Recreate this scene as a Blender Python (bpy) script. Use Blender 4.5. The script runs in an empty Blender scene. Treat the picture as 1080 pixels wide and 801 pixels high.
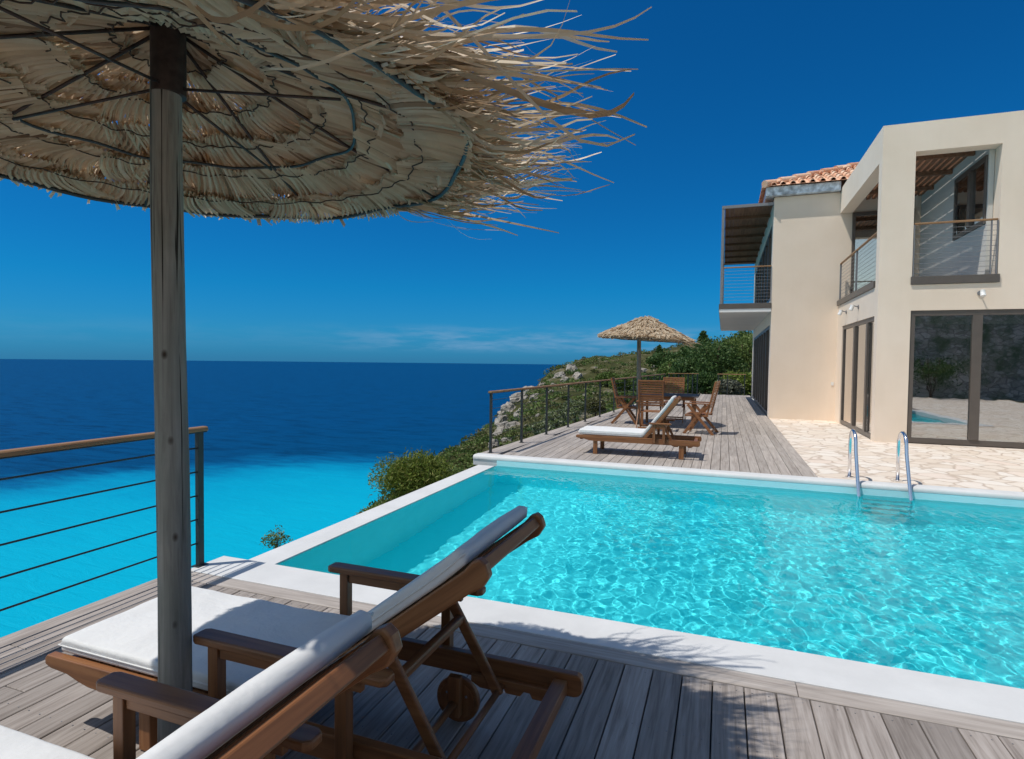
import bpy, math, random
import numpy as np
from mathutils import Vector, Matrix, noise as mnoise

PI = math.pi
R = math.radians
sc = bpy.context.scene
COL = sc.collection
rnd = random.Random(7)

# ------------------------------------------------------------------ camera
F_PX, YAW, PITCH, ROLL, CAM_H = 606.94, .352064, -.031983, .011728, 1.5
cf = Vector((-math.sin(YAW)*math.cos(PITCH), math.cos(YAW)*math.cos(PITCH), math.sin(PITCH)))
cr = Vector((math.cos(YAW), math.sin(YAW), 0)); cu = cr.cross(cf)
cr2 = cr*math.cos(ROLL)+cu*math.sin(ROLL); cu2 = cr2.cross(cf)
cam = bpy.data.cameras.new('camera'); camo = bpy.data.objects.new('camera', cam); COL.objects.link(camo)
m = Matrix((cr2, cu2, -cf)).transposed().to_4x4(); m.translation = Vector((0, 0, CAM_H))
camo.matrix_world = m
cam.sensor_width = 36; cam.lens = F_PX/1080*36
cam.clip_start = .05; cam.clip_end = 60000
sc.camera = camo

def pxdir(x, y):                       # direction seen at a point of the photograph
    return (cf + cr2*((x-540)/F_PX) - cu2*((y-400.5)/F_PX))

# ------------------------------------------------------------------ world
SUN = Vector((-.37, -.29, 1)).normalized()
w = bpy.data.worlds.new('World'); sc.world = w; w.use_nodes = True
nt = w.node_tree; N = nt.nodes; L = nt.links
bg = N['Background']
sky = N.new('ShaderNodeTexSky'); sky.sky_type = 'NISHITA'; sky.sun_disc = False
sky.sun_elevation = math.asin(SUN.z)
sky.sun_rotation = math.atan2(SUN.x, SUN.y)
sky.altitude = 80; sky.air_density = 1.0; sky.dust_density = .15; sky.ozone_density = 2.5
hs = N.new('ShaderNodeHueSaturation'); # polarised, saturated blue of the photograph
pol = N.new('ShaderNodeMix'); pol.data_type = 'RGBA'; pol.blend_type = 'MULTIPLY'; pol.inputs['Factor'].default_value = 1
L.new(sky.outputs[0], pol.inputs['A'])
# the polarised band (about 90 degrees from the sun) is deep blue; unseen sky towards the sun and behind the camera is boosted to fill shade
tcs = N.new('ShaderNodeTexCoord'); dts = N.new('ShaderNodeVectorMath'); dts.operation = 'DOT_PRODUCT'; L.new(tcs.outputs['Generated'], dts.inputs[0]); dts.inputs[1].default_value = SUN
sps = N.new('ShaderNodeSeparateXYZ'); L.new(tcs.outputs['Generated'], sps.inputs[0])
w1 = N.new('ShaderNodeMapRange'); w1.inputs[1].default_value = .52; w1.inputs[2].default_value = .85; L.new(dts.outputs['Value'], w1.inputs[0])
w2 = N.new('ShaderNodeMapRange'); w2.inputs[1].default_value = .12; w2.inputs[2].default_value = -.55; L.new(sps.outputs[1], w2.inputs[0])
wm = N.new('ShaderNodeMath'); wm.operation = 'MAXIMUM'; L.new(w1.outputs[0], wm.inputs[0]); L.new(w2.outputs[0], wm.inputs[1])
hz = N.new('ShaderNodeValToRGB'); L.new(sps.outputs[2], hz.inputs[0]); e_ = hz.color_ramp.elements
e_[0].position = 0; e_[0].color = (.045, .30, .80, 1); e_[1].position = .12; e_[1].color = (.022, .43, .80, 1); e3 = e_.new(.045); e3.color = (.05, .385, .80, 1)
pm = N.new('ShaderNodeMix'); pm.data_type = 'RGBA'; L.new(wm.outputs[0], pm.inputs['Factor']); L.new(hz.outputs[0], pm.inputs['A']); pm.inputs['B'].default_value = (1.95, 1.62, 1.25, 1)
L.new(pm.outputs['Result'], pol.inputs['B']); L.new(pol.outputs['Result'], hs.inputs['Color'])
# thin cloud streaks low over the horizon
tc = N.new('ShaderNodeTexCoord'); sp = N.new('ShaderNodeSeparateXYZ'); L.new(tc.outputs['Generated'], sp.inputs[0])
mp = N.new('ShaderNodeMapping'); mp.inputs['Scale'].default_value = (6, 6, 42); L.new(tc.outputs['Generated'], mp.inputs[0])
nz = N.new('ShaderNodeTexNoise'); nz.inputs['Scale'].default_value = 1.6; nz.inputs['Detail'].default_value = 7; nz.inputs['Roughness'].default_value = .6
L.new(mp.outputs[0], nz.inputs['Vector'])
def mrange(a, b, c=0., d=1.):
    n = N.new('ShaderNodeMapRange'); n.inputs[1].default_value = a; n.inputs[2].default_value = b
    n.inputs[3].default_value = c; n.inputs[4].default_value = d; n.interpolation_type = 'SMOOTHSTEP'; return n
def wmath(op, a, b):
    n = N.new('ShaderNodeMath'); n.operation = op
    for i, v in enumerate((a, b)):
        if hasattr(v, 'is_linked'): L.new(v, n.inputs[i])
        else: n.inputs[i].default_value = v
    return n.outputs[0]
ra = mrange(.36, .66); L.new(nz.outputs[0], ra.inputs[0])
rb = mrange(.010, .026); L.new(sp.outputs[2], rb.inputs[0])
rc = mrange(.042, .066, 1, 0); L.new(sp.outputs[2], rc.inputs[0])
cdir = pxdir(640, 362); cdir = Vector((cdir.x, cdir.y, 0)).normalized()
dc = N.new('ShaderNodeVectorMath'); dc.operation = 'DOT_PRODUCT'; L.new(tc.outputs['Generated'], dc.inputs[0]); dc.inputs[1].default_value = cdir
rd = mrange(.86, .985, .12, 1); L.new(dc.outputs['Value'], rd.inputs[0])
cm = wmath('MULTIPLY', wmath('MULTIPLY', ra.outputs[0], rb.outputs[0]), wmath('MULTIPLY', rc.outputs[0], wmath('MULTIPLY', rd.outputs[0], .75)))
mix = N.new('ShaderNodeMix'); mix.data_type = 'RGBA'
L.new(cm, mix.inputs['Factor']); L.new(hs.outputs[0], mix.inputs['A']); mix.inputs['B'].default_value = (1.5, 3.3, 5.4, 1)
L.new(mix.outputs['Result'], bg.inputs['Color'])
bg.inputs['Strength'].default_value = .1

sl = bpy.data.lights.new('sun', 'SUN'); sl.energy = 3.5; sl.angle = R(.53); sl.color = (1, .955, .88)
slo = bpy.data.objects.new('sun', sl); COL.objects.link(slo)
slo.rotation_euler = SUN.to_track_quat('Z', 'Y').to_euler(); slo.location = SUN*40
sc.view_settings.view_transform = 'Standard'; sc.view_settings.look = 'None'
sc.view_settings.gamma = 1; sc.view_settings.exposure = .08; sc.view_settings.use_curve_mapping = False
sc.render.engine = 'CYCLES'
cy = sc.cycles
cy.use_denoising = True; cy.use_adaptive_sampling = True; cy.adaptive_threshold = .02
cy.max_bounces = 10; cy.diffuse_bounces = 6; cy.glossy_bounces = 4; cy.transmission_bounces = 8; cy.transparent_max_bounces = 16
cy.caustics_reflective = False; cy.caustics_refractive = True
cy.sample_clamp_indirect = 6

# ------------------------------------------------------------------ materials
class Mt:
    def __init__(s, name):
        s.m = bpy.data.materials.new(name); s.m.use_nodes = True
        s.nt = s.m.node_tree; s.N = s.nt.nodes; s.L = s.nt.links; s.b = s.N['Principled BSDF']
    def n(s, t, **k):
        x = s.N.new(t)
        for a, v in k.items(): setattr(x, a, v)
        return x
    def coord(s, scale=(1, 1, 1), rot=(0, 0, 0), kind='Object'):
        t = s.n('ShaderNodeTexCoord'); mp = s.n('ShaderNodeMapping')
        mp.inputs['Scale'].default_value = scale; mp.inputs['Rotation'].default_value = rot
        s.L.new(t.outputs[kind], mp.inputs[0]); return mp.outputs[0]
    def noise(s, vec, scale, detail=4, rough=.55, dist=0.):
        t = s.n('ShaderNodeTexNoise'); t.inputs['Scale'].default_value = scale; t.inputs['Detail'].default_value = detail
        t.inputs['Roughness'].default_value = rough; t.inputs['Distortion'].default_value = dist
        if vec: s.L.new(vec, t.inputs['Vector'])
        return t.outputs[0]
    def ramp(s, fac, stops):
        r = s.n('ShaderNodeValToRGB'); e = r.color_ramp.elements
        while len(e) < len(stops): e.new(.5)
        for i, (p, c) in enumerate(stops): e[i].position = p; e[i].color = (*c, 1)
        s.L.new(fac, r.inputs[0]); return r.outputs[0]
    def mix(s, fac, a, b, mode='MIX'):
        x = s.n('ShaderNodeMix', data_type='RGBA', blend_type=mode)
        for key, v in (('Factor', fac), ('A', a), ('B', b)):
            if isinstance(v, (int, float)): x.inputs[key].default_value = v
            elif isinstance(v, tuple): x.inputs[key].default_value = (*v, 1)
            else: s.L.new(v, x.inputs[key])
        return x.outputs['Result']
    def math(s, op, a, b=0.):
        x = s.n('ShaderNodeMath', operation=op)
        for i, v in enumerate((a, b)):
            if isinstance(v, (int, float)): x.inputs[i].default_value = v
            else: s.L.new(v, x.inputs[i])
        return x.outputs[0]
    def bump(s, h, strength, dist):
        b = s.n('ShaderNodeBump'); b.inputs['Strength'].default_value = strength; b.inputs['Distance'].default_value = dist
        s.L.new(h, b.inputs['Height']); s.L.new(b.outputs[0], s.b.inputs['Normal'])
    def base(s, c):
        if isinstance(c, tuple): s.b.inputs['Base Color'].default_value = (*c, 1)
        else: s.L.new(c, s.b.inputs['Base Color'])
    def set(s, **k):
        for a, v in k.items(): s.b.inputs[a.replace('_', ' ')].default_value = v
    def island(s):
        return s.n('ShaderNodeNewGeometry').outputs['Random Per Island']

M = {}
def wood(name, axis, dark, mid, light, rough=.5, per_island=.35, gs=1., spec=.4):
    m = Mt(name)
    sca = [30*gs]*3; sca[axis] = 1.6*gs
    v = m.coord(tuple(sca)); isl = m.island()
    addv = m.n('ShaderNodeVectorMath', operation='ADD'); m.L.new(v, addv.inputs[0])
    cb = m.n('ShaderNodeCombineXYZ'); q = m.math('MULTIPLY', isl, 57.)
    for i in range(3): m.L.new(q, cb.inputs[i])
    m.L.new(cb.outputs[0], addv.inputs[1]); vv = addv.outputs[0]
    g = m.noise(vv, 1., 6, .62, .4)
    c = m.ramp(g, [(.28, dark), (.5, mid), (.74, light)])
    big = m.noise(m.coord((1.3, 1.3, 1.3)), 1.5, 3)
    c = m.mix(m.math('MULTIPLY', big, .35), c, tuple(x*.62 for x in mid))
    k = m.math('ADD', m.math('MULTIPLY', isl, per_island), 1-per_island*.55)
    kk = m.n('ShaderNodeCombineColor')
    for i in range(3): m.L.new(k, kk.inputs[i])
    c = m.mix(1., c, kk.outputs[0], 'MULTIPLY')
    m.base(c); m.set(Roughness=rough, Specular_IOR_Level=spec); m.bump(g, .35, .002)
    return m.m
for ax, nm in enumerate('xyz'):
    M['teak_'+nm] = wood('teak_'+nm, ax, (.12, .046, .018), (.26, .108, .042), (.38, .18, .075), .42, .3, 1.)
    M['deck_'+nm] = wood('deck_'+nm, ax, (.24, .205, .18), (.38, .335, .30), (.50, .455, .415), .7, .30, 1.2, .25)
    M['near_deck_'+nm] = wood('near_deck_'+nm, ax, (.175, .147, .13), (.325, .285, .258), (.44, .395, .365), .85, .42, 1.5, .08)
    M['rail_'+nm] = wood('rail_'+nm, ax, (.19, .10, .045), (.33, .18, .085), (.45, .27, .14), .5, .1, 1.)
M['trim_x'] = wood('trim_x', 0, (.34, .28, .23), (.50, .43, .37), (.62, .55, .49), .7, .15, 1.2, .25)
M['brown_slat'] = wood('brown_slat', 1, (.12, .06, .035), (.24, .125, .07), (.33, .18, .11), .6, .35, 1.)

def pole_mat():
    m = Mt('weathered_pole'); v = m.coord((26, 26, 1.6)); g = m.noise(v, 1.2, 7, .65, .6)
    c = m.ramp(g, [(.3, (.13, .12, .10)), (.48, (.24, .225, .195)), (.7, (.34, .32, .285))])
    n2 = m.noise(m.coord((1, 1, 1)), 3.2, 4)
    c = m.mix(m.ramp(n2, [(.45, (0, 0, 0)), (.75, (1, 1, 1))]), c, (.19, .195, .165))
    vo = m.n('ShaderNodeTexVoronoi', feature='F1'); vo.inputs['Scale'].default_value = 1.
    m.L.new(m.coord((11, 11, 6.5)), vo.inputs['Vector'])
    kn = m.ramp(vo.outputs['Distance'], [(.05, (1, 1, 1)), (.13, (0, 0, 0))])
    c = m.mix(kn, c, (.05, .035, .025))
    cr_ = m.noise(m.coord((40, 40, .9)), 1., 3, .5, 1.)
    ck = m.ramp(cr_, [(.33, (1, 1, 1)), (.37, (0, 0, 0))])
    c = m.mix(ck, c, (.02, .017, .014))
    m.base(c); m.set(Roughness=.8, Specular_IOR_Level=.2); m.bump(g, .6, .004); return m.m
M['pole'] = pole_mat()

def stucco(name, col, col2):
    m = Mt(name); n1 = m.noise(m.coord((1, 1, 1)), .9, 5, .6); c = m.ramp(n1, [(.3, col2), (.62, col)])
    n3 = m.noise(m.coord((7, 7, .7)), .8, 4, .6)
    c = m.mix(m.math('MULTIPLY', n3, .18), c, tuple(x*.72 for x in col2))
    n2 = m.noise(m.coord((1, 1, 1)), 120, 3); m.base(c); m.set(Roughness=.9, Specular_IOR_Level=.15); m.bump(n2, .35, .003); return m.m
M['stucco'] = stucco('stucco', (.85, .725, .60), (.80, .67, .54))
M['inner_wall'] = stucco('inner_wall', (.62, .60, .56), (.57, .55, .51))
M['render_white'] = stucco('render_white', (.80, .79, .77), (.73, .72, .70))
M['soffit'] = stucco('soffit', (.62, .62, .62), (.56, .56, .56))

def plain(name, col, rough=.5, metal=0., spec=.5, n=0., ns=20):
    m = Mt(name)
    if n:
        g = m.noise(m.coord(), ns, 4); m.base(m.ramp(g, [(.3, tuple(c*(1-n) for c in col)), (.7, tuple(min(1, c*(1+n)) for c in col))]))
    else: m.base(col)
    m.set(Roughness=rough, Metallic=metal, Specular_IOR_Level=spec); return m.m
M['dark_metal'] = plain('dark_metal', (.022, .030, .034), .45, 0, .5, .2, 9)
M['rust_metal'] = plain('rust_metal', (.055, .038, .033), .6, .3, .4, .4, 30)
M['frame'] = plain('frame', (.105, .088, .076), .4, 0, .5, .08, 5)
M['steel'] = plain('steel', (.80, .80, .82), .16, 1.)
M['grey_metal'] = plain('grey_metal', (.22, .22, .23), .45, .2, .5, .1)
M['white_metal'] = plain('white_metal', (.75, .75, .74), .4)
M['table_top'] = plain('table_top', (.075, .068, .068), .65, 0, .5, .15, 12)
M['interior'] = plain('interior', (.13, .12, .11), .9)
M['curtain'] = plain('curtain', (.66, .60, .48), .9, 0, .1, .05, 4)
M['cord'] = plain('cord', (.05, .032, .022), .9)
M['joint'] = plain('joint', (.36, .34, .31), .9)
M['gap_shade'] = plain('gap_shade', (.02, .02, .02), .6)  # near black, painted shade between the deck boards
M['zinc'] = plain('zinc', (.52, .57, .62), .5, .0, .4, .55, 9)
M['bulb_glass'] = plain('bulb_glass', (.5, .6, .62), .1, 0, .6)

def cushion_mat():
    m = Mt('cushion'); v = m.coord((1, 1, 1))
    a = m.noise(v, 5, 4, .6, .3); wv = m.noise(v, 900, 2)
    m.base(m.ramp(a, [(.25, (.64, .64, .635)), (.7, (.70, .70, .695))])); m.set(Roughness=.9, Specular_IOR_Level=.1, Sheen_Weight=.15)
    h = m.math('ADD', m.math('MULTIPLY', a, 1.), m.math('MULTIPLY', wv, .03)); m.bump(h, .5, .03); return m.m
M['cushion'] = cushion_mat()

def thatch_mat():
    m = Mt('thatch'); isl = m.island(); g = m.noise(m.coord((1, 1, 1)), 22, 6, .65, .4)
    c = m.ramp(isl, [(0, (.20, .12, .07)), (.05, (.36, .24, .15)), (.13, (.70, .57, .41)), (.5, (.80, .68, .51)), (.9, (.84, .74, .58)), (1, (.86, .80, .67))])
    lo = m.noise(m.coord((1, 1, 1.6)), 5.5, 3, .6, .5); c = m.mix(m.math('MULTIPLY', m.ramp(lo, [(.4, (0, 0, 0)), (.62, (1, 1, 1))]), .35), c, (.56, .44, .32))
    c = m.mix(m.math('MULTIPLY', g, .22), c, (.34, .22, .13), 'MIX')
    m.base(c); m.set(Roughness=.65, Specular_IOR_Level=.3)
    tr = m.n('ShaderNodeBsdfTranslucent'); m.L.new(c, tr.inputs[0]); mx = m.n('ShaderNodeMixShader'); mx.inputs[0].default_value = .52
    m.L.new(m.b.outputs[0], mx.inputs[1]); m.L.new(tr.outputs[0], mx.inputs[2]); m.L.new(mx.outputs[0], m.N['Material Output'].inputs[0]); return m.m
M['thatch'] = thatch_mat()

def fringe_mat():
    m = Mt('fringe'); isl = m.island(); c = m.ramp(isl, [(0, (.30, .19, .10)), (.4, (.50, .37, .23)), (.75, (.66, .53, .37)), (1, (.78, .70, .56))])
    g = m.noise(m.coord((1, 1, 1)), 9, 4, .6); c = m.mix(m.math('MULTIPLY', g, .5), c, (.34, .22, .12)); m.base(c); m.set(Roughness=.5, Specular_IOR_Level=.4)
    tr = m.n('ShaderNodeBsdfTranslucent'); m.L.new(c, tr.inputs[0]); mx = m.n('ShaderNodeMixShader'); mx.inputs[0].default_value = .12
    m.L.new(m.b.outputs[0], mx.inputs[1]); m.L.new(tr.outputs[0], mx.inputs[2]); m.L.new(mx.outputs[0], m.N['Material Output'].inputs[0]); return m.m
M['fringe'] = fringe_mat()

def paving():
    m = Mt('crazy_paving'); v0 = m.coord((3.1, 3.1, 3.1)); wob = m.noise(v0, 1.3, 2)
    nn = m.n('ShaderNodeTexNoise'); nn.inputs['Scale'].default_value = 1.1; nn.inputs['Detail'].default_value = 3; m.L.new(v0, nn.inputs['Vector'])
    vm = m.n('ShaderNodeVectorMath', operation='MULTIPLY_ADD'); m.L.new(nn.outputs['Color'], vm.inputs[0]); vm.inputs[1].default_value = (.7, .7, .0); m.L.new(v0, vm.inputs[2])
    ve = m.n('ShaderNodeTexVoronoi', feature='DISTANCE_TO_EDGE'); ve.inputs['Scale'].default_value = 1.; m.L.new(vm.outputs[0], ve.inputs['Vector'])
    vc = m.n('ShaderNodeTexVoronoi', feature='F1'); vc.inputs['Scale'].default_value = 1.; m.L.new(vm.outputs[0], vc.inputs['Vector'])
    sepc = m.n('ShaderNodeSeparateColor'); m.L.new(vc.outputs['Color'], sepc.inputs[0])
    st = m.ramp(sepc.outputs[0], [(0, (.72, .62, .52)), (.35, (.80, .72, .63)), (.7, (.84, .79, .72)), (1, (.78, .66, .57))])
    g = m.noise(m.coord((1, 1, 1)), 9, 5, .65); st = m.mix(m.math('MULTIPLY', g, .45), st, (.50, .38, .28))
    j = m.ramp(ve.outputs['Distance'], [(.015, (1, 1, 1)), (.07, (0, 0, 0))])
    c = m.mix(m.math('MULTIPLY', j, .8), st, (.48, .38, .30)); m.base(c); m.set(Roughness=.75, Specular_IOR_Level=.25)
    h = m.math('ADD', m.math('MULTIPLY', j, -.8), m.math('MULTIPLY', g, .5)); m.bump(h, .6, .012); return m.m
M['paving'] = paving()

def coping():
    m = Mt('coping'); g = m.noise(m.coord(), 3, 5, .6); f = m.noise(m.coord(), 90, 3)
    c = m.ramp(g, [(.3, (.58, .58, .575)), (.7, (.67, .67, .665))]); c = m.mix(m.math('MULTIPLY', f, .12), c, (.4, .4, .39))
    m.base(c); m.set(Roughness=.7, Specular_IOR_Level=.25); m.bump(f, .3, .002); return m.m
M['coping'] = coping()
def liner():
    m = Mt('pool_liner'); g = m.noise(m.coord(), .8, 4); f = m.noise(m.coord(), 45, 3)
    c = m.ramp(g, [(.3, (.10, .86, .95)), (.7, (.12, .90, .97))]); m.base(c); m.set(Roughness=.6, Specular_IOR_Level=.2); return m.m
M['liner'] = liner()
def pool_wall():
    m = Mt('pool_band'); g = m.noise(m.coord(), 3, 4)
    m.base(m.ramp(g, [(.3, (.50, .80, .84)), (.7, (.56, .84, .87))])); m.set(Roughness=.5); return m.m
M['pool_band'] = pool_wall()

def water_mat():
    m = Mt('pool_water'); m.N.remove(m.b)
    rf = m.n('ShaderNodeBsdfRefraction'); rf.inputs['IOR'].default_value = 1.33; rf.inputs['Roughness'].default_value = 0.; rf.inputs['Color'].default_value = (.95, 1, 1, 1)
    gl = m.n('ShaderNodeBsdfGlossy'); gl.inputs['Roughness'].default_value = .02
    fr = m.n('ShaderNodeFresnel'); fr.inputs['IOR'].default_value = 1.33
    mx = m.n('ShaderNodeMixShader'); f2 = m.math('MULTIPLY', fr.outputs[0], .75); m.L.new(f2, mx.inputs[0])
    df = m.n('ShaderNodeBsdfDiffuse'); df.inputs[0].default_value = (.0, .86, .97, 1); mt = m.n('ShaderNodeMixShader'); mt.inputs[0].default_value = .20
    m.L.new(rf.outputs[0], mt.inputs[1]); m.L.new(df.outputs[0], mt.inputs[2])
    m.L.new(mt.outputs[0], mx.inputs[1]); m.L.new(gl.outputs[0], mx.inputs[2]); m.L.new(mx.outputs[0], m.N['Material Output'].inputs[0]); return m.m
M['water'] = water_mat()

def sea_mat():
    m = Mt('sea'); v = m.coord((1, 1, 1))
    geo = m.n('ShaderNodeNewGeometry'); sp_ = m.n('ShaderNodeSeparateXYZ'); m.L.new(geo.outputs['Position'], sp_.inputs[0])
    # depth of the sea bed grows away from the shore: pale sand close in, deep water further out
    big = m.noise(m.coord((.004, .004, .004)), 1.3, 5, .6); big2 = m.noise(m.coord((.018, .05, .03)), 1., 5, .6, 1.)
    d = m.n('ShaderNodeVectorMath', operation='LENGTH'); off = m.n('ShaderNodeVectorMath', operation='ADD'); m.L.new(geo.outputs['Position'], off.inputs[0]); off.inputs[1].default_value = (0, 0, 80)
    m.L.new(off.outputs[0], d.inputs[0])
    dd = m.math('ADD', d.outputs['Value'], m.math('MULTIPLY', m.math('SUBTRACT', big, .5), 150.)); dd = m.math('ADD', dd, m.math('MULTIPLY', m.math('SUBTRACT', big2, .5), 90.))
    t = m.n('ShaderNodeMapRange'); t.inputs[1].default_value = 180; t.inputs[2].default_value = 780; m.L.new(dd, t.inputs[0])
    c = m.ramp(t.outputs[0], [(0, (.002, .375, .535)), (.22, (.002, .36, .53)), (.36, (.001, .31, .49)), (.44, (.001, .22, .40)), (.50, (.001, .105, .25)), (.56, (.0005, .052, .15)), (1, (.0005, .050, .155))])
    wv = m.noise(m.coord((.05, .15, .1), (0, 0, .4)), 1., 8, .7, .8); c = m.mix(m.ramp(wv, [(.35, (.6, .6, .6)), (.6, (0, 0, 0))]), c, (.0, .028, .105), 'MULTIPLY') if False else c
    wv = m.noise(m.coord((.02, .09, .05), (0, 0, .4)), 1., 9, .72, .5); wk = m.ramp(wv, [(.38, (.5, .52, .56)), (.52, (1, 1, 1)), (.66, (1.0, 1.0, 1.0))]); dk = m.ramp(t.outputs[0], [(.40, (0, 0, 0)), (.58, (1, 1, 1))])
    c = m.mix(dk, c, m.mix(1., c, wk, 'MULTIPLY'))
    cap = m.noise(m.coord((.03, .1, .1), (0, 0, .4)), 3., 9, .75); cpm = m.ramp(cap, [(.735, (0, 0, 0)), (.76, (1, 1, 1))])
    c = m.mix(m.math('MULTIPLY', cpm, .6), c, (.35, .5, .6))
    m.base(c); m.set(Roughness=.4, Specular_IOR_Level=.10); m.b.inputs['IOR'].default_value = 1.33
    h1 = m.noise(m.coord((.06, .2, .1), (0, 0, .4)), 1., 10, .62, .6); m.bump(h1, .55, 1.6); return m.m
M['sea'] = sea_mat()

def leaf(name, cols, tr=.25):
    m = Mt(name); isl = m.island(); c = m.ramp(isl, [(i/(len(cols)-1), x) for i, x in enumerate(cols)])
    big = m.noise(m.coord((1, 1, 1)), .9, 3); oi = m.n('ShaderNodeObjectInfo')
    c = m.mix(m.math('MULTIPLY', big, .4), c, cols[0]); m.base(c); m.set(Roughness=.6, Specular_IOR_Level=.3)
    t = m.n('ShaderNodeBsdfTranslucent'); m.L.new(c, t.inputs[0]); mx = m.n('ShaderNodeMixShader'); mx.inputs[0].default_value = tr
    m.L.new(m.b.outputs[0], mx.inputs[1]); m.L.new(t.outputs[0], mx.inputs[2]); m.L.new(mx.outputs[0], m.N['Material Output'].inputs[0]); return m.m
M['leaf_dark'] = leaf('leaf_dark', [(.03, .07, .018), (.055, .11, .028), (.08, .145, .038), (.13, .19, .06)])
M['leaf_mid'] = leaf('leaf_mid', [(.06, .10, .02), (.10, .16, .033), (.145, .205, .048), (.20, .25, .075)])
M['leaf_olive'] = leaf('leaf_olive', [(.08, .085, .028), (.13, .135, .045), (.175, .175, .07), (.22, .215, .12)])
M['leaf_lime'] = leaf('leaf_lime', [(.07, .12, .015), (.15, .22, .03), (.26, .33, .06), (.36, .40, .12)])
M['leaf_pale'] = leaf('leaf_pale', [(.07, .11, .03), (.14, .18, .07), (.28, .32, .16), (.55, .56, .42)])
M['leaf_grey'] = leaf('leaf_grey', [(.07, .08, .055), (.14, .15, .10), (.21, .22, .16), (.28, .28, .22)])
M['leaf_pine'] = leaf('leaf_pine', [(.08, .12, .016), (.14, .195, .024), (.205, .26, .04), (.27, .25, .07)])
M['twig'] = plain('twig', (.10, .07, .05), .9, 0, .1, .3, 8)
def rock():
    m = Mt('limestone'); g = m.noise(m.coord(), 1.1, 8, .7); f = m.noise(m.coord(), 7, 6, .7)
    c = m.ramp(g, [(.3, (.20, .17, .14)), (.5, (.40, .37, .33)), (.7, (.56, .53, .49))]); c = m.mix(m.math('MULTIPLY', f, .5), c, (.16, .13, .10))
    m.base(c); m.set(Roughness=.9, Specular_IOR_Level=.1); m.bump(f, 1., .15); return m.m
M['rock'] = rock()
def soil():
    m = Mt('hillside'); g = m.noise(m.coord(), .25, 8, .7); f = m.noise(m.coord(), 2.5, 6, .7)
    c = m.ramp(g, [(.35, (.045, .055, .02)), (.5, (.085, .085, .035)), (.58, (.17, .15, .09)), (.66, (.38, .35, .30))]); c = m.mix(m.math('MULTIPLY', f, .6), c, (.04, .045, .018))
    m.base(c); m.set(Roughness=.95, Specular_IOR_Level=.05); m.bump(f, 1., .3); return m.m
M['soil'] = soil()
def tile():
    m = Mt('roof_tile'); isl = m.island(); g = m.noise(m.coord(), 14, 6, .7)
    c = m.ramp(isl, [(0, (.52, .22, .12)), (.3, (.66, .33, .19)), (.6, (.72, .42, .27)), (1, (.74, .54, .40))])
    c = m.mix(m.ramp(g, [(.45, (0, 0, 0)), (.75, (1, 1, 1))]), c, (.66, .55, .46)); m.base(c); m.set(Roughness=.85, Specular_IOR_Level=.15); return m.m
M['tile'] = tile()
def stonewall():
    m = Mt('stone_wall'); v = m.coord((1.6, 1.6, 3.4)); vc = m.n('ShaderNodeTexVoronoi', feature='F1'); m.L.new(v, vc.inputs['Vector']); vc.inputs['Scale'].default_value = 1.5
    ve = m.n('ShaderNodeTexVoronoi', feature='DISTANCE_TO_EDGE'); m.L.new(v, ve.inputs['Vector']); ve.inputs['Scale'].default_value = 1.5
    sc_ = m.n('ShaderNodeSeparateColor'); m.L.new(vc.outputs['Color'], sc_.inputs[0])
    c = m.ramp(sc_.outputs[0], [(0, (.46, .40, .32)), (.5, (.66, .58, .47)), (1, (.80, .72, .60))]); c = m.mix(m.ramp(ve.outputs['Distance'], [(.02, (1, 1, 1)), (.08, (0, 0, 0))]), c, (.30, .26, .21))
    g = m.noise(m.coord(), 1.2, 6, .7); c = m.mix(m.ramp(g, [(.42, (0, 0, 0)), (.62, (1, 1, 1))]), c, (.16, .20, .10)); m.base(c); m.set(Roughness=.9); return m.m
M['stone_wall'] = stonewall()
def glass():
    m = Mt('window_glass'); m.N.remove(m.b)
    tr = m.n('ShaderNodeBsdfTransparent'); tr.inputs[0].default_value = (.70, .74, .74, 1); gl = m.n('ShaderNodeBsdfGlossy'); gl.inputs['Roughness'].default_value = .015; gl.inputs[0].default_value = (1, 1, 1, 1)
    fr = m.n('ShaderNodeFresnel'); fr.inputs['IOR'].default_value = 1.75; mx = m.n('ShaderNodeMixShader')
    nz_ = m.noise(m.coord((1, 1, 1)), 1.3, 3); bp = m.n('ShaderNodeBump'); bp.inputs['Strength'].default_value = .06; bp.inputs['Distance'].default_value = .02; m.L.new(nz_, bp.inputs['Height']); m.L.new(bp.outputs[0], gl.inputs['Normal'])
    m.L.new(m.math('MINIMUM', m.math('ADD', m.math('MULTIPLY', fr.outputs[0], 1.), .30), 1.), mx.inputs[0]); m.L.new(tr.outputs[0], mx.inputs[1]); m.L.new(gl.outputs[0], mx.inputs[2]); m.L.new(mx.outputs[0], m.N['Material Output'].inputs[0]); return m.m
M['glass'] = glass()

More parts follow.
